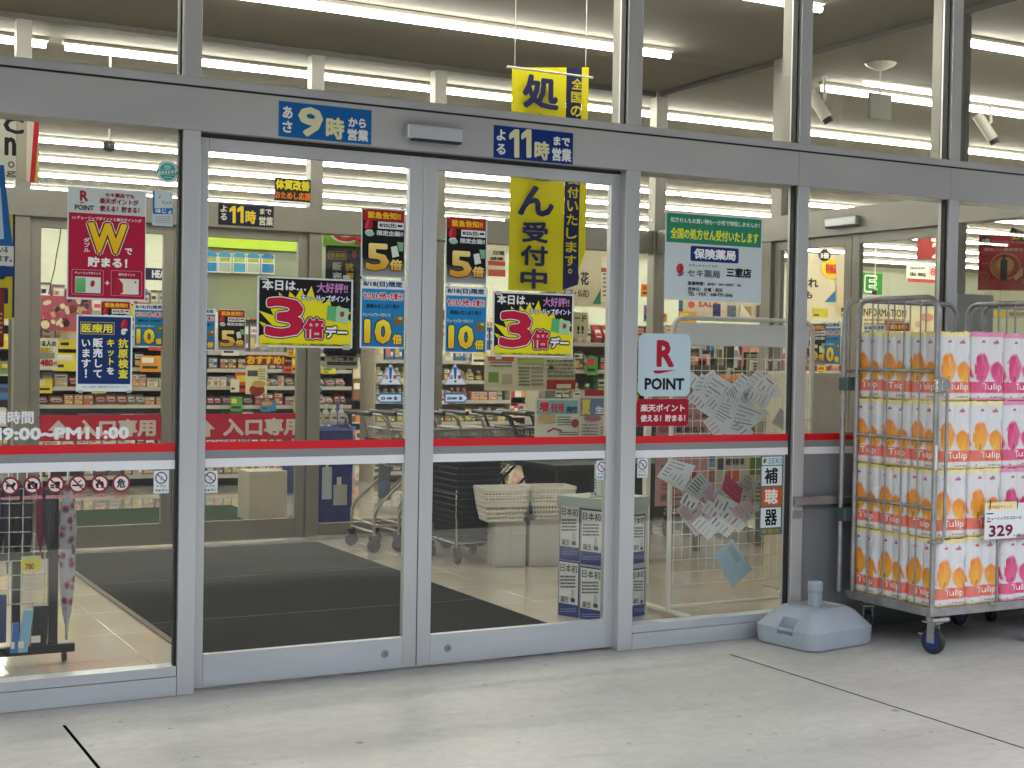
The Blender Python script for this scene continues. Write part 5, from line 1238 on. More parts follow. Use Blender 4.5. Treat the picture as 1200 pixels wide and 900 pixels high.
t = thing('suspended_panel', 'square grey panel hanging from a thin rod in the upper right pane', 'panel', p0)  # a plain hanging panel, nothing written on it
MB().box(p0.x, p1.x, 2.4, 2.43, p1.z, p0.z, b=.004).build('panel', mat('grey_green_panel', (.22, .23, .19), .6), t)
MB().tube([((p0.x+p1.x)/2, 2.415, p0.z), ((p0.x+p1.x)/2, 2.415, 3.64)], .008, 6).lathe([(.12, -.0), (.10, -.02), (.03, -.05)], ((p0.x+p1.x)/2, 2.415, 3.669), 14).build('rod', WHITEM, t)
w0 = [PY(x, y, 5.0) for x, y in ((72, 262), (70, 280), (66, 300), (64, 315), (60, 330), (57, 345))]
tag(MB().tube([tuple(p) for p in w0], .004, 5).build('cable', GASKET), 'thin black cable hanging behind the left inner door', 'cable')

# navy card displays near the floor
def navy_display(x0, x1, y, h, label, emblem=True):
    t = thing('card_display', label, 'display', ((x0+x1)/2, y, 0))
    MB().box(x0, x1, y, y+.35, 0, h*.78).prism([(x0, y, h*.78), (x0, y+.35, h*.78), (x0, y+.35, h*.86)], (x1-x0, 0, 0)).build('body', NAVY, t)
    MB().prism([(x0, y+.002, h*.78), (x0-.0, y+.34, h), (x0, y+.35, h*.78)], (.012, 0, 0)).prism([(x1-.012, y+.002, h*.78), (x1-.012, y+.34, h), (x1-.012, y+.35, h*.78)], (.012, 0, 0)).build('side_wing', NAVY, t)
    w_ = x1-x0; mb = MB(); mb.cur = (.55, .6, .7, 1); mb.box(x0+.12*w_, x0+.4*w_, y-.004, y-.0005, h*.25, h*.50); mb.cur = (.5, .5, .45, 1); mb.box(x0+.45*w_, x0+.85*w_, y-.004, y-.0005, h*.2, h*.36); mb.cur = (.7, .7, .7, 1); mb.box(x0+.55*w_, x0+.68*w_, y-.004, y-.0005, h*.36, h*.42); mb.box(x0+.22*w_, x0+.3*w_, y-.004, y-.0005, h*.5, h*.56)
    mb.build('printed_panel', GOODS, t, colors=True)
    for k in range(4): goods('bottle', x0 + w_*(.15+.23*k), y+.14, h*.82, w_*.2, .05, .16, 'white', 'the top of the %s navy display, %s' % ('taller' if h > .8 else 'lower', ['leftmost', 'second', 'third', 'rightmost'][k]))
navy_display(3.93, 4.22, 4.75, 1.02, 'navy cardboard display with bottles right of the inner right door')
navy_display(4.75, 5.25, 7.6, .62, 'low navy display with yellow packs in front of the black rack')
pr0 = PZ(298, 612, 0); tag(MB().box(pr0.x-.05, pr0.x+.28, pr0.y, pr0.y+.3, 0, .42, b=.004).build('cream_plinth', WOODC), 'cream plinth box low behind the right inner door', 'box')

# ------------------------------------------------------------------ baskets
def basket_mb(w0, d0, w1, d1, h, nx=12, ny=8, rows=5, th=.006, mbx=None, z0=0, wall=0, br=.004):
    mb = mbx or MB()
    def P(u, v, q): # u,v in -1..1
        return Vector((u*(w0+(w1-w0)*q)/2, v*(d0+(d1-d0)*q)/2, z0 + h*q))
    mb.add([P(-1, -1, 0), P(1, -1, 0), P(1, 1, 0), P(-1, 1, 0)], [(0, 1, 2, 3)])
    def bar(a, b_, r): mb.tube([a, b_], r, 4, caps=False)
    for q in [i/rows for i in range(rows+1)]:
        r = .009 if q in (0, 1) else br*1.15
        c = [P(-1, -1, q), P(1, -1, q), P(1, 1, q), P(-1, 1, q)]
        for k in range(4): bar(c[k], c[(k+1) % 4], r)
    for i in range(nx+1):
        u = -1 + 2*i/nx; bar(P(u, -1, 0), P(u, -1, 1), br); bar(P(u, 1, 0), P(u, 1, 1), br)
    for i in range(ny+1):
        v = -1 + 2*i/ny; bar(P(-1, v, 0), P(-1, v, 1), br); bar(P(1, v, 0), P(1, v, 1), br)
    if wall:
        for (a, b_) in (((-1, -1), (1, -1)), ((1, -1), (1, 1)), ((1, 1), (-1, 1)), ((-1, 1), (-1, -1))):
            k = .985; mb.add([P(a[0]*k, a[1]*k, .02), P(b_[0]*k, b_[1]*k, .02), P(b_[0]*k, b_[1]*k, wall), P(a[0]*k, a[1]*k, wall)], [(0, 1, 2, 3)])
    return mb
# grey tiled carton stacks, each carrying a cream basket
def tilebox(cx, cy_, label):
    t = thing('tiled_carton', label, 'box', (cx, cy_, 0), rz=R(-14), group='grey cartons under the cream baskets')
    w_, d, h = .215, .20, .31
    o = MB().box(-w_/2, w_/2, -d/2, d/2, 0, h, b=.003).build('body', GREYBOX, None); o.parent = t
    for i in range(2):
        for j in range(3):
            o = MB().box(-w_/2+.004+i*w_/2, -w_/2-.004+(i+1)*w_/2+.002, -d/2-.003, -d/2-.0003, .004+j*h/3, (j+1)*h/3-.003, b=.001).build('tile', GREYBOX, None); o.parent = t
            o = MB().box(-w_/2-.003, -w_/2-.0003, -d/2+.004+i*d/2, -d/2-.004+(i+1)*d/2+.002, .004+j*h/3, (j+1)*h/3-.003, b=.001).build('tile', GREYBOX, None); o.parent = t
    return t
tilebox(4.50, 2.66, 'grey carton with tile-like panels under the left cream basket'); tilebox(4.735, 2.60, 'grey carton with tile-like panels under the right cream basket')
def cream_basket(cx, cy_, label, rz):
    t = thing('shopping_basket', label, 'basket', (cx, cy_, .316), rz=rz, group='cream shopping baskets on the grey cartons')
    t.scale = (.80, .80, 1.1)
    o = basket_mb(.31, .22, .36, .26, .085, 13, 9, 3, br=.007).build('shell', CREAMP, None); o.parent = t
    o = basket_mb(.36, .26, .40, .29, .10, 13, 9, 3, z0=.085, br=.007).build('upper_shell', CREAMP, None); o.parent = t
    rim = MB()
    for a, b_ in (((-.2, -.145), (.2, -.145)), ((.2, -.145), (.2, .145)), ((.2, .145), (-.2, .145)), ((-.2, .145), (-.2, -.145))): rim.box(min(a[0], b_[0])-.006, max(a[0], b_[0])+.006, min(a[1], b_[1])-.006, max(a[1], b_[1])+.006, .182, .20)
    rim.box(-.19, .19, -.139, -.133, .085, .105)
    o = rim.build('rim', CREAMP, None); o.parent = t
cream_basket(4.445, 2.64, 'cream shopping basket on the left grey carton, empty', R(-10)); cream_basket(4.79, 2.62, 'cream shopping basket on the right grey carton, holding blue packets', R(-10))
for k in range(7): goods('pouch', 4.66+.03*k, 2.58+.02*(k % 3), .35, .06, .04, .10, ['blue', 'green', 'blue', 'yellow', 'orange', 'blue', 'pink'][k], 'the floor of the right cream basket', R(20*k))
# stack of dark baskets on a chrome trolley
tr_ = thing('basket_trolley', 'small chrome trolley on casters carrying the stack of dark baskets', 'trolley', (4.36, 3.12, 0))
for sx in (-1, 1):
    for sy in (-1, 1):
        o = MB().tube([(4.36+sx*.16, 3.02+sy*.2, .10), (4.36+sx*.16, 3.02+sy*.2, .50)], .010, 8).build('leg', CHROME, tr_, smooth=50)
        w_ = MB().lathe([(.02, -.014), (.042, -.012), (.045, 0), (.042, .012), (.02, .014)], (4.36+sx*.16, 3.02+sy*.2-.02, .046), 14, axis='x').box(4.36+sx*.16-.02, 4.36+sx*.16+.02, 3.0+sy*.2, 3.03+sy*.2, .05, .11).build('caster', RUBBER, tr_)
MB().tube([(4.2, 2.82, .47), (4.52, 2.82, .47), (4.52, 3.22, .47), (4.2, 3.22, .47), (4.2, 2.82, .47)], .009, 8).build('top_ring', CHROME, tr_, smooth=50)
MB().tube([(4.2, 2.82, .14), (4.52, 2.82, .14), (4.52, 3.22, .14), (4.2, 3.22, .14), (4.2, 2.82, .14)], .007, 8).build('bottom_ring', CHROME, tr_, smooth=50)
bp0 = None
for k in range(9):
    if k == 0:
        bp0 = basket_mb(.26, .36, .33, .44, .20, 12, 14, 5, wall=.97).build('shopping_basket', GREYP); o = bp0
    else: o = bp0.copy(); col.objects.link(o)
    o.location = (4.36, 3.02, .15 + .042*k if k else .15)
    tag(o, 'dark grey shopping basket nested in the stack behind the door stiles, layer %s' % ['one, lowest', 'two', 'three', 'four', 'five', 'six', 'seven', 'eight', 'nine, topmost'][k], 'basket', 'stacked dark baskets')

# ------------------------------------------------------------------ shopping carts nested along the back partition
def cart(paint, handle, label, silver, group):
    t = thing('shopping_cart', label, 'shopping cart', (0, 0, 0), group=group); r = .011
    for sy in (-.21, .21):
        o = MB().tube([(-.02, sy, .985), (.06, sy, .96), (.13, sy, .80), (.20, sy, .56), (.24, sy, .42)] if not silver else [(-.02, sy, .985), (.07, sy, .975), (.12, sy, .93), (.17, sy, .66)], r, 7).build('handle_arm', paint, t, smooth=50)
        o = MB().tube([(.36, sy*.9, .60), (.06, sy, .33), (.03, sy, .27), (.03, sy, .12)], r, 7).build('rear_leg', paint, t, smooth=50)
        o = MB().tube([(.03, sy, .19), (.70, sy*.7, .17), (.72, sy*.7, .12)], r*.9, 7).build('lower_rail', paint, t, smooth=50)
        for x, yy in ((.03, sy), (.72, sy*.7)):
            o = MB().lathe([(.02, -.014), (.048, -.012), (.052, 0), (.048, .012), (.02, .014)], (x, yy, .052), 16, axis='y').box(x-.022, x+.022, yy-.02, yy+.02, .06, .125).build('caster', RUBBER, t)
    MB().tube([(-.02, -.235, .985), (-.02, .235, .985)], .017, 8).build('handle', handle, t, smooth=50)
    MB().tube([(.03, -.21, .20), (.03, .21, .20)], r*.8, 6).tube([(.03, -.21, .145), (.03, .21, .145)], r*.8, 6).build('cross_bar', paint, t, smooth=50)
    b_ = basket_mb(.44, .34, .64, .46, .27, 14, 8, 5, wall=.7); b_.v = [(x+.48, y, z+.60) for x, y, z in b_.v]
    b_.build('wire_basket', paint if not silver else GREYBOX, t)
    MB().add([(.10, -.17, .80), (.10, .17, .80), (.17, .15, .62), (.17, -.15, .62), (.106, -.17, .80), (.106, .17, .80), (.176, .15, .62), (.176, -.15, .62)], [(0, 1, 2, 3), (7, 6, 5, 4), (0, 3, 7, 4), (1, 5, 6, 2), (0, 4, 5, 1), (3, 2, 6, 7)]).build('seat_flap', BLACKM, t)
    if silver:
        MB().box(.19, .20, -.10, .10, .36, .60).build('sign_panel', mat('blue_grey_card', (.12, .14, .17), .5), t)
        MB().lathe([(.035, 0), (.035, -.002)], (.19, 0, .45), 16, axis='x').build('round_badge', mat('badge_blue', (.05, .2, .5), .5), t)
    return t
ORD = ['first', 'second', 'third', 'fourth', 'fifth', 'sixth', 'seventh', 'eighth', 'ninth', 'tenth']
c0 = cart(SILVERP, BLACKM, 'silver shopping cart, first from the left in the nested row behind the left door', True, 'silver shopping carts nested inside')
c0.location = (3.86, 3.72, 0)
for k in range(1, 5):
    c = copy_tree(c0); c.location = (3.86 + .19*k, 3.72, 0); c['label'] = 'silver shopping cart, %s from the left in the nested row behind the doors' % ORD[k]
c1 = cart(BLACKM, BLACKM, 'black shopping cart, first from the left of the black nested row', False, 'black shopping carts nested inside'); c1.location = (4.86, 3.62, 0)
for k in range(1, 7):
    c = copy_tree(c1); c.location = (4.86 + .20*k, 3.62, 0); c['label'] = 'black shopping cart, %s from the left of the black nested row' % ORD[k]

# ------------------------------------------------------------------ low stand with four 日本初 sheets
A, B, C_, D_ = Vector((3.905, .955, 0)), Vector((4.02, .66, 0)), Vector((4.36, .76, 0)), Vector((4.25, 1.06, 0))
st = thing('display_stand', 'low grey display stand with printed 日本初 sheets inside the right door', 'display stand', A)
MB().prism([A, B, C_, D_], (0, 0, .60)).build('body', GREYBOX, st)
def grow(k, z0, z1, nm, mt):
    c = (A+B+C_+D_)/4; MB().prism([c + (p-c)*k + Vector((0, 0, z0)) for p in (A, B, C_, D_)], (0, 0, z1-z0)).build(nm, mt, st)
grow(1.04, .601, .655, 'tray', mat('pale_green_tray', (.40, .47, .42), .35))
for (P_, Q_, specs) in ((A, B, ((580, 157, 697, 482), (703, 185, 830, 512), (573, 487, 692, 818), (698, 524, 828, 848))), (B, C_, ((1002, 215, 1078, 500), (1002, 530, 1078, 810)))):
    dirv = (Q_-P_).normalized(); nv = Vector((dirv.y, -dirv.x, 0)); nv = nv if nv.dot(CAM - P_) > 0 else -nv
    for i, (x0, y0, x1, y1) in enumerate(specs):
        s = Sheet(540, 560, 5, plane=(P_ + nv*.003, nv)); s.dz = .0005
        s.paper(x0, y0, x1, y1, '#24357c', t=.002); w_, h = x1-x0, y1-y0
        s.rect(x0+4, y0+8, x1-4, y0+h*.76, '#dcdfdc'); s.text('日本初', x0+w_*.1, y0+h*.06, x0+w_*.92, y0+h*.2, '#202226', .015); s.text('。', x1-w_*.1, y0+h*.17, x1-w_*.05, y0+h*.2, '#202226', 0)
        s.bullets(x0+w_*.1, y0+h*.26, x0+w_*.85, y0+h*.50, 4, '#5a5e62', i+20, .5); s.text('誕生', x0+w_*.12, y0+h*.62, x0+w_*.52, y0+h*.73, '#202226', .015)
        s.rect(x0+w_*.64, y0+h*.5, x0+w_*.78, y0+h*.72, '#b4babc'); s.rect(x0+w_*.62, y0+h*.66, x0+w_*.82, y0+h*.73, '#34383c')
        s.bullets(x0+w_*.1, y0+h*.84, x0+w_*.9, y0+h*.92, 2, '#8890c0', i+30, .4)
        s.done('printed_sheet', None, None, parent=st)
t = thing('product_box', 'pale box with navy print standing on the low display stand', 'box', (4.15, .86, .655))
MB().box(4.08, 4.20, .80, .88, .656, .83, b=.003).build('body', mat('pale_box', (.5, .55, .5), .5), t)
s = Sheet(620, 455, 6.207, y=.797); s.dz = .0006; s.k = 1
s.bullets(440, 660, 485, 740, 4, '#3a4a68', 3, .5); s.text('75%', 442, 752, 488, 780, '#2c3a64', .03); s.rect(432, 790, 490, 815, '#24388c'); s.done('label', None, None, parent=t)

# ------------------------------------------------------------------ white mesh rack with leaflets behind the pane right of the doors
YM = .67
mr_ = thing('mesh_rack', 'cream wire mesh rack with leaflets behind the pane right of the doors', 'rack', (4.85, YM, 0))
fr_ = MB(); xa, xb = 4.44, 5.42
fr_.tube([(xa, YM, .03), (xa, YM, 1.55)] + [tuple(q) for q in arc((xa+.07, YM, 1.57), (-1, 0, 0), (0, 0, 1), .07, 0, 90)] + [(xb-.07, YM, 1.64)] + [tuple(q) for q in arc((xb-.07, YM, 1.57), (0, 0, 1), (1, 0, 0), .07, 0, 90)] + [(xb, YM, .03)], .014, 10)
fr_.build('tube_frame', WHITEM, mr_, smooth=50)
MB().tube([(xa, YM-.22, .03), (xa, YM+.24, .03)], .013, 8).tube([(xb, YM-.22, .03), (xb, YM+.24, .03)], .013, 8).tube([(xa, YM, .05), (xb, YM, .05)], .010, 8).build('foot', WHITEM, mr_, smooth=50)
MB().box(xa+.03, xb-.03, YM-.006, YM+.004, 1.49, 1.615, b=.002).build('header_panel', mat('pale_gloss_panel', (.85, .88, .87), .15), mr_)
g = MB(); n = 17
for i in range(n+1): x = xa+.02 + (xb-xa-.04)*i/n; g.tube([(x, YM-.016, .17), (x, YM-.016, 1.49)], .0022, 4, caps=False)
for i in range(20): z = .17 + 1.32*i/19; g.tube([(xa+.01, YM-.018, z), (xb-.01, YM-.018, z)], .0022, 4, caps=False)
o = g.build('wire_mesh', WHITEM, mr_)
for i, (x, y) in enumerate(((545, 150), (660, 150), (820, 230), (765, 310), (1060, 240), (1130, 240), (945, 250))):
    p = PY(740 + x/6.667, 385 + y/6.667, YM-.03); MB().tube([(p.x, YM-.018, p.z), (p.x, YM-.07, p.z-.008), (p.x, YM-.072, p.z+.012)], .004, 5).box(p.x-.008, p.x+.008, YM-.03, YM-.022, p.z-.055, p.z).build('hook', WHITEM, mr_)
PR1 = ['#e2e6e4', '#d6dedf', '#e8e4e4', '#dfe4ea']
def leaflet(ptsz, ox, oy, sc_, y, base, stripes_, label, seed):
    s = Sheet(ox, oy, sc_, y=y); s.k += 1; s.org = s.w(*ptsz[0]); s.mb.cur = rgb(base, .9)
    P3_ = [s.w(*p) for p in ptsz]; s.mb.prism(P3_, (0, .0015, 0)); s.k += 1; rdl = random.Random(seed)
    a, b_, c, d = [Vector(p) for p in ptsz[:4]]       # a-b short edge, a-d long edge
    for i in range(stripes_[0]):
        q0 = .1 + .8*i/stripes_[0]; q1 = q0 + .35*.8/stripes_[0]; u1 = rdl.uniform(.5, .92)
        def L(u, v): return tuple((a*(1-u) + b_*u)*(1-v) + (d*(1-u) + c*u)*v)
        s.k -= 0; s.poly([L(.08, q0), L(u1, q0), L(u1, q1), L(.08, q1)], rdl.choice(stripes_[1])); s.k -= 1
    s.k += 1
    return s.done('leaflet', label, 'leaflet', group='leaflets hooked on the mesh rack')
F = (740, 385, 6.667)
GL = ['#b4bec6', '#c6ccd0', '#a4b0ba']; PK = ['#b85070', '#d08098', '#6a7aa8', '#c0607c']
leaflet([(545, 350), (610, 385), (500, 560), (440, 600)], *F, YM-.030, '#f0fafa', (6, GL), 'pale green leaflet at the upper left of the fan, beside the R POINT sign', 1)
leaflet([(640, 352), (752, 430), (632, 705), (505, 620)], *F, YM-.036, '#f6ffff', (7, GL), 'large white-blue leaflet, second of the upper fan', 2)
leaflet([(805, 432), (860, 520), (760, 650), (705, 520)], *F, YM-.041, '#fafcfc', (6, ['#6c7480', '#a0a8ae']), 'striped white leaflet in the middle of the upper fan', 3)
leaflet([(940, 432), (1000, 490), (930, 640), (845, 500)], *F, YM-.046, '#fafcfc', (6, ['#6c7480', '#a8b0b4']), 'striped white leaflet, fourth of the upper fan', 4)
leaflet([(1055, 360), (1140, 430), (1050, 600), (965, 500)], *F, YM-.034, '#fcfaf8', (4, ['#b84858', '#a0a4a8']), 'white leaflet with a red corner at the right of the upper fan', 5)
leaflet([(830, 560), (1075, 660), (880, 830), (640, 820)], *F, YM-.052, '#f4fcfe', (7, GL), 'crumpled white leaflet lowest in the upper fan', 6)
leaflet([(700, 560), (840, 600), (760, 820), (620, 700)], *F, YM-.056, '#f6feff', (6, GL), 'white leaflet at the lower left of the upper fan', 16)
leaflet([(1160, 620), (1260, 700), (1200, 800), (1095, 740)], *F, YM-.056, '#d6d2cc', (5, GL), 'beige leaflet at the right end of the mesh rack', 17)
Gz = (750, 520, 4.284)
leaflet([(150, 75), (280, 110), (215, 240), (85, 165)], *Gz, YM-.032, '#fafcfc', (5, GL), 'white leaflet below the stripes, upper left of the lower fan', 7)
leaflet([(300, 140), (370, 215), (290, 290), (215, 235)], *Gz, YM-.038, '#cfd6d4', (6, ['#4c5458', '#909a9c']), 'grey leaflet with dark lines in the lower fan', 8)
leaflet([(215, 290), (320, 440), (280, 468), (185, 335)], *Gz, YM-.048, '#d8d4d2', (6, PK), 'white and pink leaflet at the far left of the lower fan', 9)
leaflet([(265, 265), (395, 415), (355, 468), (240, 330)], *Gz, YM-.054, '#e0dcdf', (9, PK), 'pink and blue striped leaflet in the lower fan', 10)
leaflet([(345, 195), (440, 330), (395, 405), (300, 235)], *Gz, YM-.044, '#d8d0d8', (9, PK), 'pink chequered leaflet in the middle of the lower fan', 11)
leaflet([(400, 215), (470, 330), (440, 400), (365, 260)], *Gz, YM-.060, '#d6d8e0', (8, ['#4a5a90', '#8a90b0', '#c07888']), 'blue and white leaflet right of the pink ones', 12)
leaflet([(430, 150), (515, 225), (500, 310), (410, 230)], *Gz, YM-.040, '#b83058', (3, ['#c84870', '#a82848']), 'magenta leaflet with a rosette in the lower fan', 13)
leaflet([(530, 145), (595, 190), (560, 290), (480, 210)], *Gz, YM-.036, '#c8c4b8', (7, ['#505450', '#8c8c84']), 'beige leaflet with dark lettering near the 補聴器 sign', 14)
leaflet([(520, 290), (568, 370), (440, 448), (412, 400)], *Gz, YM-.050, '#d4d6d2', (4, GL), 'white leaflet at the lower right of the lower fan', 15)
leaflet([(465, 478), (562, 635), (460, 722), (370, 560)], *Gz, YM-.040, '#c4e6fa', (1, ['#a8cce0']), 'single pale blue leaflet hanging low on the mesh rack', 18)
rdl_ = random.Random(21)
for i, (cx, cy_) in enumerate(((812, 446), (826, 452), (838, 448), (850, 455), (868, 452), (884, 448), (900, 455), (820, 470), (838, 474), (856, 474), (872, 470), (890, 466), (852, 492), (868, 500), (838, 500), (795, 560), (812, 590), (822, 604), (838, 600), (850, 592), (860, 610), (846, 616), (870, 596), (826, 618))):
    a = rdl_.uniform(35, 65) if rdl_.random() < .75 else rdl_.uniform(-60, -30); w_, h_ = rdl_.uniform(12, 17), rdl_.uniform(22, 30)
    ca, sa = math.cos(R(a)), math.sin(R(a)); pts = [(cx + x*ca + y*sa, cy_ - x*sa + y*ca) for x, y in ((-w_/2, -h_/2), (w_/2, -h_/2), (w_/2, h_/2), (-w_/2, h_/2))]
    low = cy_ > 540
    leaflet(pts, 0, 0, 1, YM - .024 - .0022*i, rdl_.choice(['#ffffff', '#f4fafa', '#fcfaf8'] + (['#e8c8d0'] if low else [])), (4, ['#dde0e4', '#ccd2d8', '#b4bcc4'] + (['#c05070', '#5a78b0'] if low else [])), '%s leaflet number %s from the left in the crowded %s of the mesh rack' % ('small', ['one','two','three','four','five','six','seven','eight','nine','ten','eleven','twelve','thirteen','fourteen','fifteen'][i % 15], 'lower fan' if low else 'upper fan'), 40+i)
board('notice_board', 'pink notice board with dark lettering behind the mesh rack', 'notice board', (769, 462, 832, 592), 2.2, '#b88c8c', [('r', 771, 466, 800, 478, '#cfc8bc'), ('t', 'くじ券', 806, 485, 830, 490, '#3a2a2a', .03), ('r', 772, 500, 786, 507, '#a85870'), ('t', '薬局処方', 790, 500, 826, 507, '#2c2428', .04), ('p', [(812, 548), (806, 560), (818, 560)], '#a02030'), ('b', 774, 545, 802, 560, 3, '#8a4854', 3), ('t', '調剤薬局相談窓口', 773, 578, 828, 586, '#7c5c58', .03), ('b', 774, 562, 828, 576, 3, '#9a6468', 8)])
board('notice_board', 'white notice board behind the mesh rack near the hearing aid sign', 'notice board', (838, 520, 905, 600), 2.6, '#b8b4a0', [('r', 841, 536, 848, 552, '#3a4248'), ('t', '健康相談', 850, 537, 872, 545, '#3a3830', .04), ('r', 879, 536, 894, 556, '#5c7a38'), ('r', 852, 550, 866, 566, '#c0502c'), ('e', 860, 575, 8, 10, '#b02c58'), ('b', 870, 566, 900, 590, 5, '#6c685c', 4)])
board('notice_board', 'tan notice in a dark frame high behind the mesh rack', 'notice', (872, 413, 901, 450), 3.0, '#3a352c', [('r', 874, 415, 899, 448, '#c4bc9c'), ('b', 877, 418, 896, 446, 8, '#7a745c', 5)])
pp = PY(762, 445, 1.6).x
tag(MB().box(pp-.018, pp+.018, 1.6, 1.64, 0, PY(762, 443, 1.6).z, b=.003).build('white_post', WHITEM), 'thin white post behind the crimson point sign', 'post')
t = thing('low_table', 'low black table in shadow behind the mesh rack', 'table', (5.4, 2.9, 0))
MB().box(4.9, 6.2, 2.7, 3.3, .62, .66, b=.004).build('tabletop', BLACKM, t)
for x in (4.94, 5.5, 6.12): MB().box(x, x+.04, 2.74, 2.78, 0, .619).build('leg', BLACKM, t)
MB().box(4.95, 6.15, 3.2, 3.22, .2, .619).build('modesty_panel', BLACKM, t)
board('sale_sign', 'white SALE sign beyond the pharmacy notice', 'sign', (797, 352, 905, 372), 7.2, '#d0c4ac', [('r', 795, 352, 800, 372, '#24548c'), ('t', 'SALE', 818, 354, 841, 360, '#b82c28', .05), ('e', 810, 357, 4, 4, '#c84838'), ('r', 835, 356, 844, 372, '#1c2c6c'), ('r', 852, 358, 862, 372, '#5a6478'), ('r', 866, 359, 880, 372, '#a8904c'), ('p', [(866, 372), (868, 355), (880, 372)], '#e8e0d0'), ('r', 886, 358, 896, 372, '#804858')])
pb0 = PX(943, 437, 6.2); 
tag(MB().box(PY(948, 440, .9).x, PY(986, 440, .9).x, .9, 1.3, .0, PY(960, 437, .9).z, b=.004).build('cream_cabinet', mat('cream_cabinet', (.50, .47, .37), .45)), 'plain cream cabinet behind the striped pane left of the roll cage', 'cabinet')

# ------------------------------------------------------------------ umbrella rack at the far left
YU = .85
ur = thing('umbrella_rack', 'black umbrella rack with wire mesh at the left edge inside the glass', 'rack', (1.1, YU, 0))
MB().box(1.186, 1.226, YU-.02, YU+.02, .06, .95, b=.003).build('post', BLACKM, ur); MB().box(.60, .64, YU-.02, YU+.02, .06, .95, b=.003).build('post', BLACKM, ur)
MB().box(.50, 1.30, YU-.035, YU+.005, .045, .085, b=.003).build('foot_bar', BLACKM, ur)
MB().box(.641, 1.185, YU-.012, YU+.012, .47, .50).build('cross_bar', BLACKM, ur); MB().box(1.04, 1.075, YU+.05, YU+.08, .05, .6).build('inner_post', BLACKM, ur)
for x in (.55, 1.255): MB().lathe([(.008, -.01), (.022, -.009), (.022, .009), (.008, .01)], (x, YU-.015, .024), 12, axis='x').build('caster', RUBBER, ur)
g = MB()
for i in range(6): x = 1.165 - .048*i - (.0 if i < 3 else .01); g.tube([(x, YU-.03, .27), (x, YU-.03, .80)], .0025, 5)
for i in range(9): z = .28 + .064*i; g.tube([(.90, YU-.033, z), (1.168, YU-.033, z-.004)], .0025, 5)
g.build('wire_mesh', CHROME, ur)
def umb(x, y, ztop, zbot, r, mt, label, tilt=0):
    t = thing('umbrella', label, 'umbrella', (x, y, zbot), group='umbrellas on the rack'); n = 14; vs = []; fs = []
    lev_ = [(0, .25), (.08, .7), (.3, 1.0), (.6, .85), (.82, .5), (.9, .2), (1, .12)]
    for q, k in lev_:
        for i in range(n):
            a = 2*math.pi*i/n; rr_ = r*k*(1 + .22*math.cos(a*5 + q*3)); vs.append((x + rr_*math.cos(a) + tilt*q, y + rr_*math.sin(a), ztop + (zbot-ztop)*q))
    for j in range(len(lev_)-1):
        for i in range(n): fs.append((j*n+i, j*n+(i+1) % n, (j+1)*n+(i+1) % n, (j+1)*n+i))
    MB().add(vs, fs).build('folded_canopy', mt, t, smooth=60)
    MB().tube([(x, y, ztop-.01), (x, y, ztop+.1)], .006, 6).build('shaft', CHROME, t)
def floral():
    m = bpy.data.materials.new('floral_fabric'); m.use_nodes = True; t = m.node_tree; b = t.nodes['Principled BSDF']; tc = t.nodes.new('ShaderNodeTexCoord')
    v = t.nodes.new('ShaderNodeTexVoronoi'); v.inputs['Scale'].default_value = 22; t.links.new(tc.outputs['Object'], v.inputs['Vector']); r = t.nodes.new('ShaderNodeValToRGB'); e = r.color_ramp.elements
    e[0].position = .18; e[0].color = (.16, .02, .04, 1); e[1].position = .5; e[1].color = (.42, .42, .46, 1); x = e.new(.34); x.color = (.30, .14, .16, 1)
    t.links.new(v.outputs['Distance'], r.inputs[0]); t.links.new(r.outputs[0], b.inputs['Base Color']); b.inputs['Roughness'].default_value = .6; return m
umb(1.262, YU-.03, .82, .10, .035, floral(), 'folded floral umbrella with dark red flowers on the end of the rack')
umb(1.14, YU-.06, .80, .50, .022, mat('maroon_fabric', (.16, .01, .04), .6), 'short folded maroon umbrella in front of the mesh')
umb(1.175, YU-.06, .80, .50, .026, mat('slate_fabric', (.04, .05, .055), .6), 'short folded slate umbrella beside the maroon one')
for i, (x, z0, c) in enumerate(((1.10, .42, (.03, .035, .05)), (1.06, .46, (.02, .02, .022)), (1.02, .40, (.05, .03, .06)), (.98, .45, (.02, .03, .07)), (.94, .42, (.03, .03, .03)))):
    umb(x, YU+.05, .82, z0, .024, mat('dark_umbrella_%s' % 'abcde'[i], c, .6), 'short folded %s umbrella behind the rack mesh' % ['charcoal', 'black', 'plum', 'navy', 'soot-grey'][i])
def packaged(x0, x1, z0, z1, c, label, skew=0):
    t = thing('bagged_umbrella', label, 'umbrella', ((x0+x1)/2, YU-.07, z0), group='bagged umbrellas hanging low on the rack')
    MB().prism([(x0, YU-.085, z0), (x1, YU-.085, z0), (x1+skew, YU-.085, z1), (x0+skew, YU-.085, z1)], (0, .03, 0)).build('umbrella_roll', c, t)
    MB().box(x0, x0+(x1-x0)*.6, YU-.088, YU-.0855, z0+.02, z0+.05).build('tag', WHITEM, t)
packaged(1.045, 1.085, .07, .255, mat('sky_fabric', (.25, .45, .62), .4), 'light blue bagged umbrella hanging low on the rack', .025)
packaged(1.10, 1.165, .09, .27, mat('coal_fabric', (.02, .02, .025), .35), 'black bagged umbrella right of the light blue one', .01)
packaged(1.015, 1.04, .07, .2, mat('mid_blue_fabric', (.04, .16, .42), .4), 'narrow blue bagged umbrella left of the light blue one', .01)
packaged(.88, .995, .12, .33, mat('indigo_fabric', (.03, .05, .14), .5), 'wide dark blue bag at the left edge of the rack', 0)
s = Sheet(0, 560, 4, y=YU-.05) if False else Sheet(0, 580, 4.09, y=YU-.05)
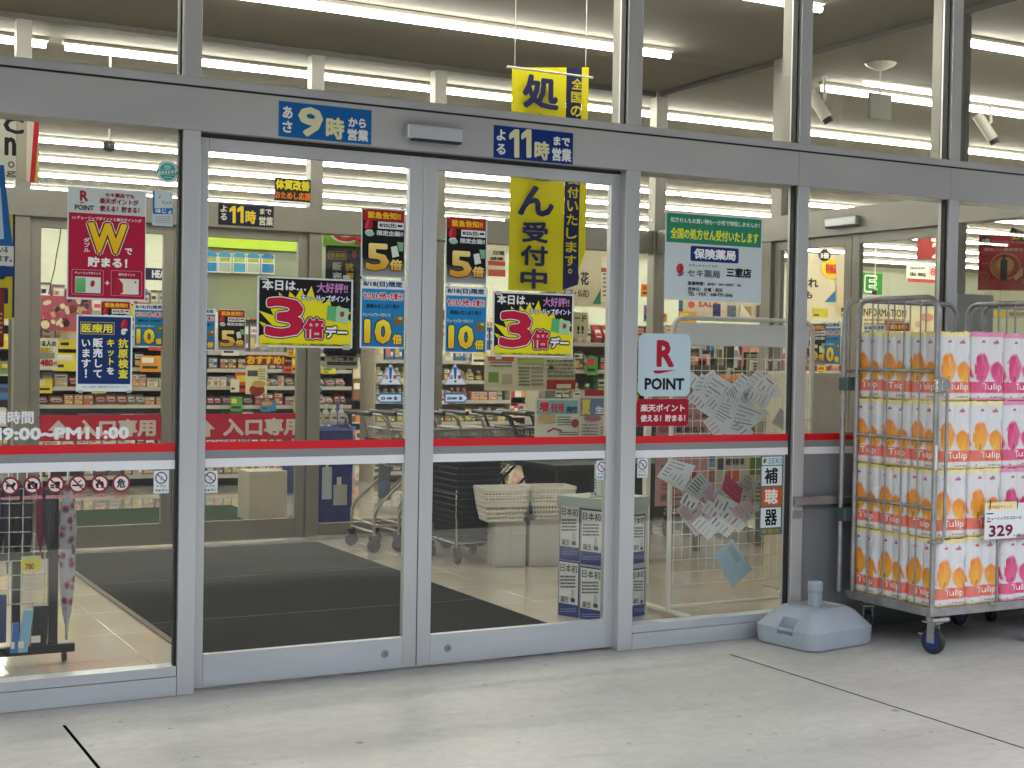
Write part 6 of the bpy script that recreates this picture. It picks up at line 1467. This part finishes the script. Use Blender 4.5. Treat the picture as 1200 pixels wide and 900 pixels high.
s.paper(102, 292, 196, 364, '#e8dc28'); s.rect(106, 294, 190, 308, '#d8e0a0'); s.text('780', 120, 328, 162, 358, '#b03828', .04); s.done('price_tag', 'yellow 780 price tag on the umbrella rack mesh', 'price tag')

# ------------------------------------------------------------------ little coloured cards clipped all over the racks
rp_ = random.Random(9); POPC = ['#f0e040', '#e8e4d4', '#e04830', '#f0a030', '#58a848', '#3c88c0', '#f4f0e0', '#d83060', '#f0e040']
n_ = 0
for (x0, x1, y, zs, nm) in ((2.35, 3.95, 8.76, (.98, 1.2, 1.42, 1.68, 1.98), 'cream rack'), (4.2, 5.7, 8.56, (.8, 1.0, 1.2, 1.38, 1.7), 'black rack'), (6.0, 7.5, 8.36, (.88, 1.1, 1.32, 1.75, 2.0), 'tall rack'), (7.0, 8.9, 6.26, (.95, 1.25, 1.52, 1.8, 2.05), 'wooden rack'), (9.2, 10.8, 6.26, (.95, 1.28, 1.6, 1.9), 'bag rack')):
    for z in zs:
        for k in range(3):
            x = rp_.uniform(x0, x1-.15); w_, h_ = rp_.uniform(.08, .24), rp_.uniform(.05, .2); c = rp_.choice(POPC); c2 = rp_.choice(POPC + ['#202428', '#202428'])
            mb = MB(); mb.cur = rgb(c, .85); mb.box(x, x+w_, y-.004*k-.004, y-.004*k-.001, z-.02, z-.02+h_); mb.cur = rgb(c2, .85); mb.box(x+w_*.08, x+w_*rp_.uniform(.5, .92), y-.004*k-.0055, y-.004*k-.0041, z-.02+h_*.55, z-.02+h_*.88)
            mb.cur = rgb('#3a3a3a', .8); mb.box(x+w_*.1, x+w_*rp_.uniform(.4, .9), y-.004*k-.0055, y-.004*k-.0041, z-.02+h_*.2, z-.02+h_*.36)
            o = mb.build('price_card', PRINT, colors=True); n_ += 1
            tag(o, 'small %s card on the %s, %s, %s' % ({'#f0e040': 'yellow', '#e8e4d4': 'cream', '#e04830': 'red', '#f0a030': 'orange', '#58a848': 'green', '#3c88c0': 'blue', '#f4f0e0': 'white', '#d83060': 'magenta'}[c], nm, 'low down' if z < 1.1 else ('at mid height' if z < 1.5 else 'high up'), ['left end', 'left of centre', 'at its centre', 'right of centre', 'right end'][min(4, int(5*(x-x0)/(x1-x0)))]), 'price card', 'coloured cards on the ' + nm)

# ------------------------------------------------------------------ long gondola rows deep in the shop: too many goods to tell apart
def far_row(label, x0, x1, y, H, n, seed):
    rf = random.Random(seed); t = thing('gondola_shelf', label, 'shelf', ((x0+x1)/2, y, 0))
    MB().box(x0, x1, y+.4, y+.42, 0, H).build('back_panel', BLKR, t)
    for k in range(n): MB().box(x0, x1, y, y+.399, .15+(H-.2)*k/n-.02, .15+(H-.2)*k/n).build('shelf', WOODC if k % 2 else BLKR, t)
    mb = MB(); names = list(GCOL)
    for k in range(n):
        z = .15+(H-.2)*k/n; x = x0
        while x < x1-.05:
            w_ = rf.uniform(.05, .16); h = rf.uniform(.5, .92)*(H-.2)/n; c = GCOL[rf.choice(names)]; mb.cur = c + (1,); mb.box(x, x+w_*.94, y+.02, y+.3, z, z+h)
            mb.cur = rf.choice([(.7, .68, .6, 1), (.6, .1, .06, 1), (.65, .5, .08, 1), (.05, .06, .1, 1)]); mb.box(x+w_*.12, x+w_*.8, y+.012, y+.019, z+h*.5, z+h*.8); x += w_
    tag(mb.build('packed_goods', GOODS, t, colors=True), kind='stuff')
far_row('long dark gondola row of mixed goods, far behind the left racks', 1.0, 9.4, 12.3, 2.05, 6, 31)
far_row('long gondola row of mixed goods, far behind the thick post', 9.6, 17.5, 13.8, 1.7, 5, 32)
far_row('short gondola of mixed goods between the lobby corner and the side doors', 7.5, 9.0, 5.2, 1.35, 5, 33)
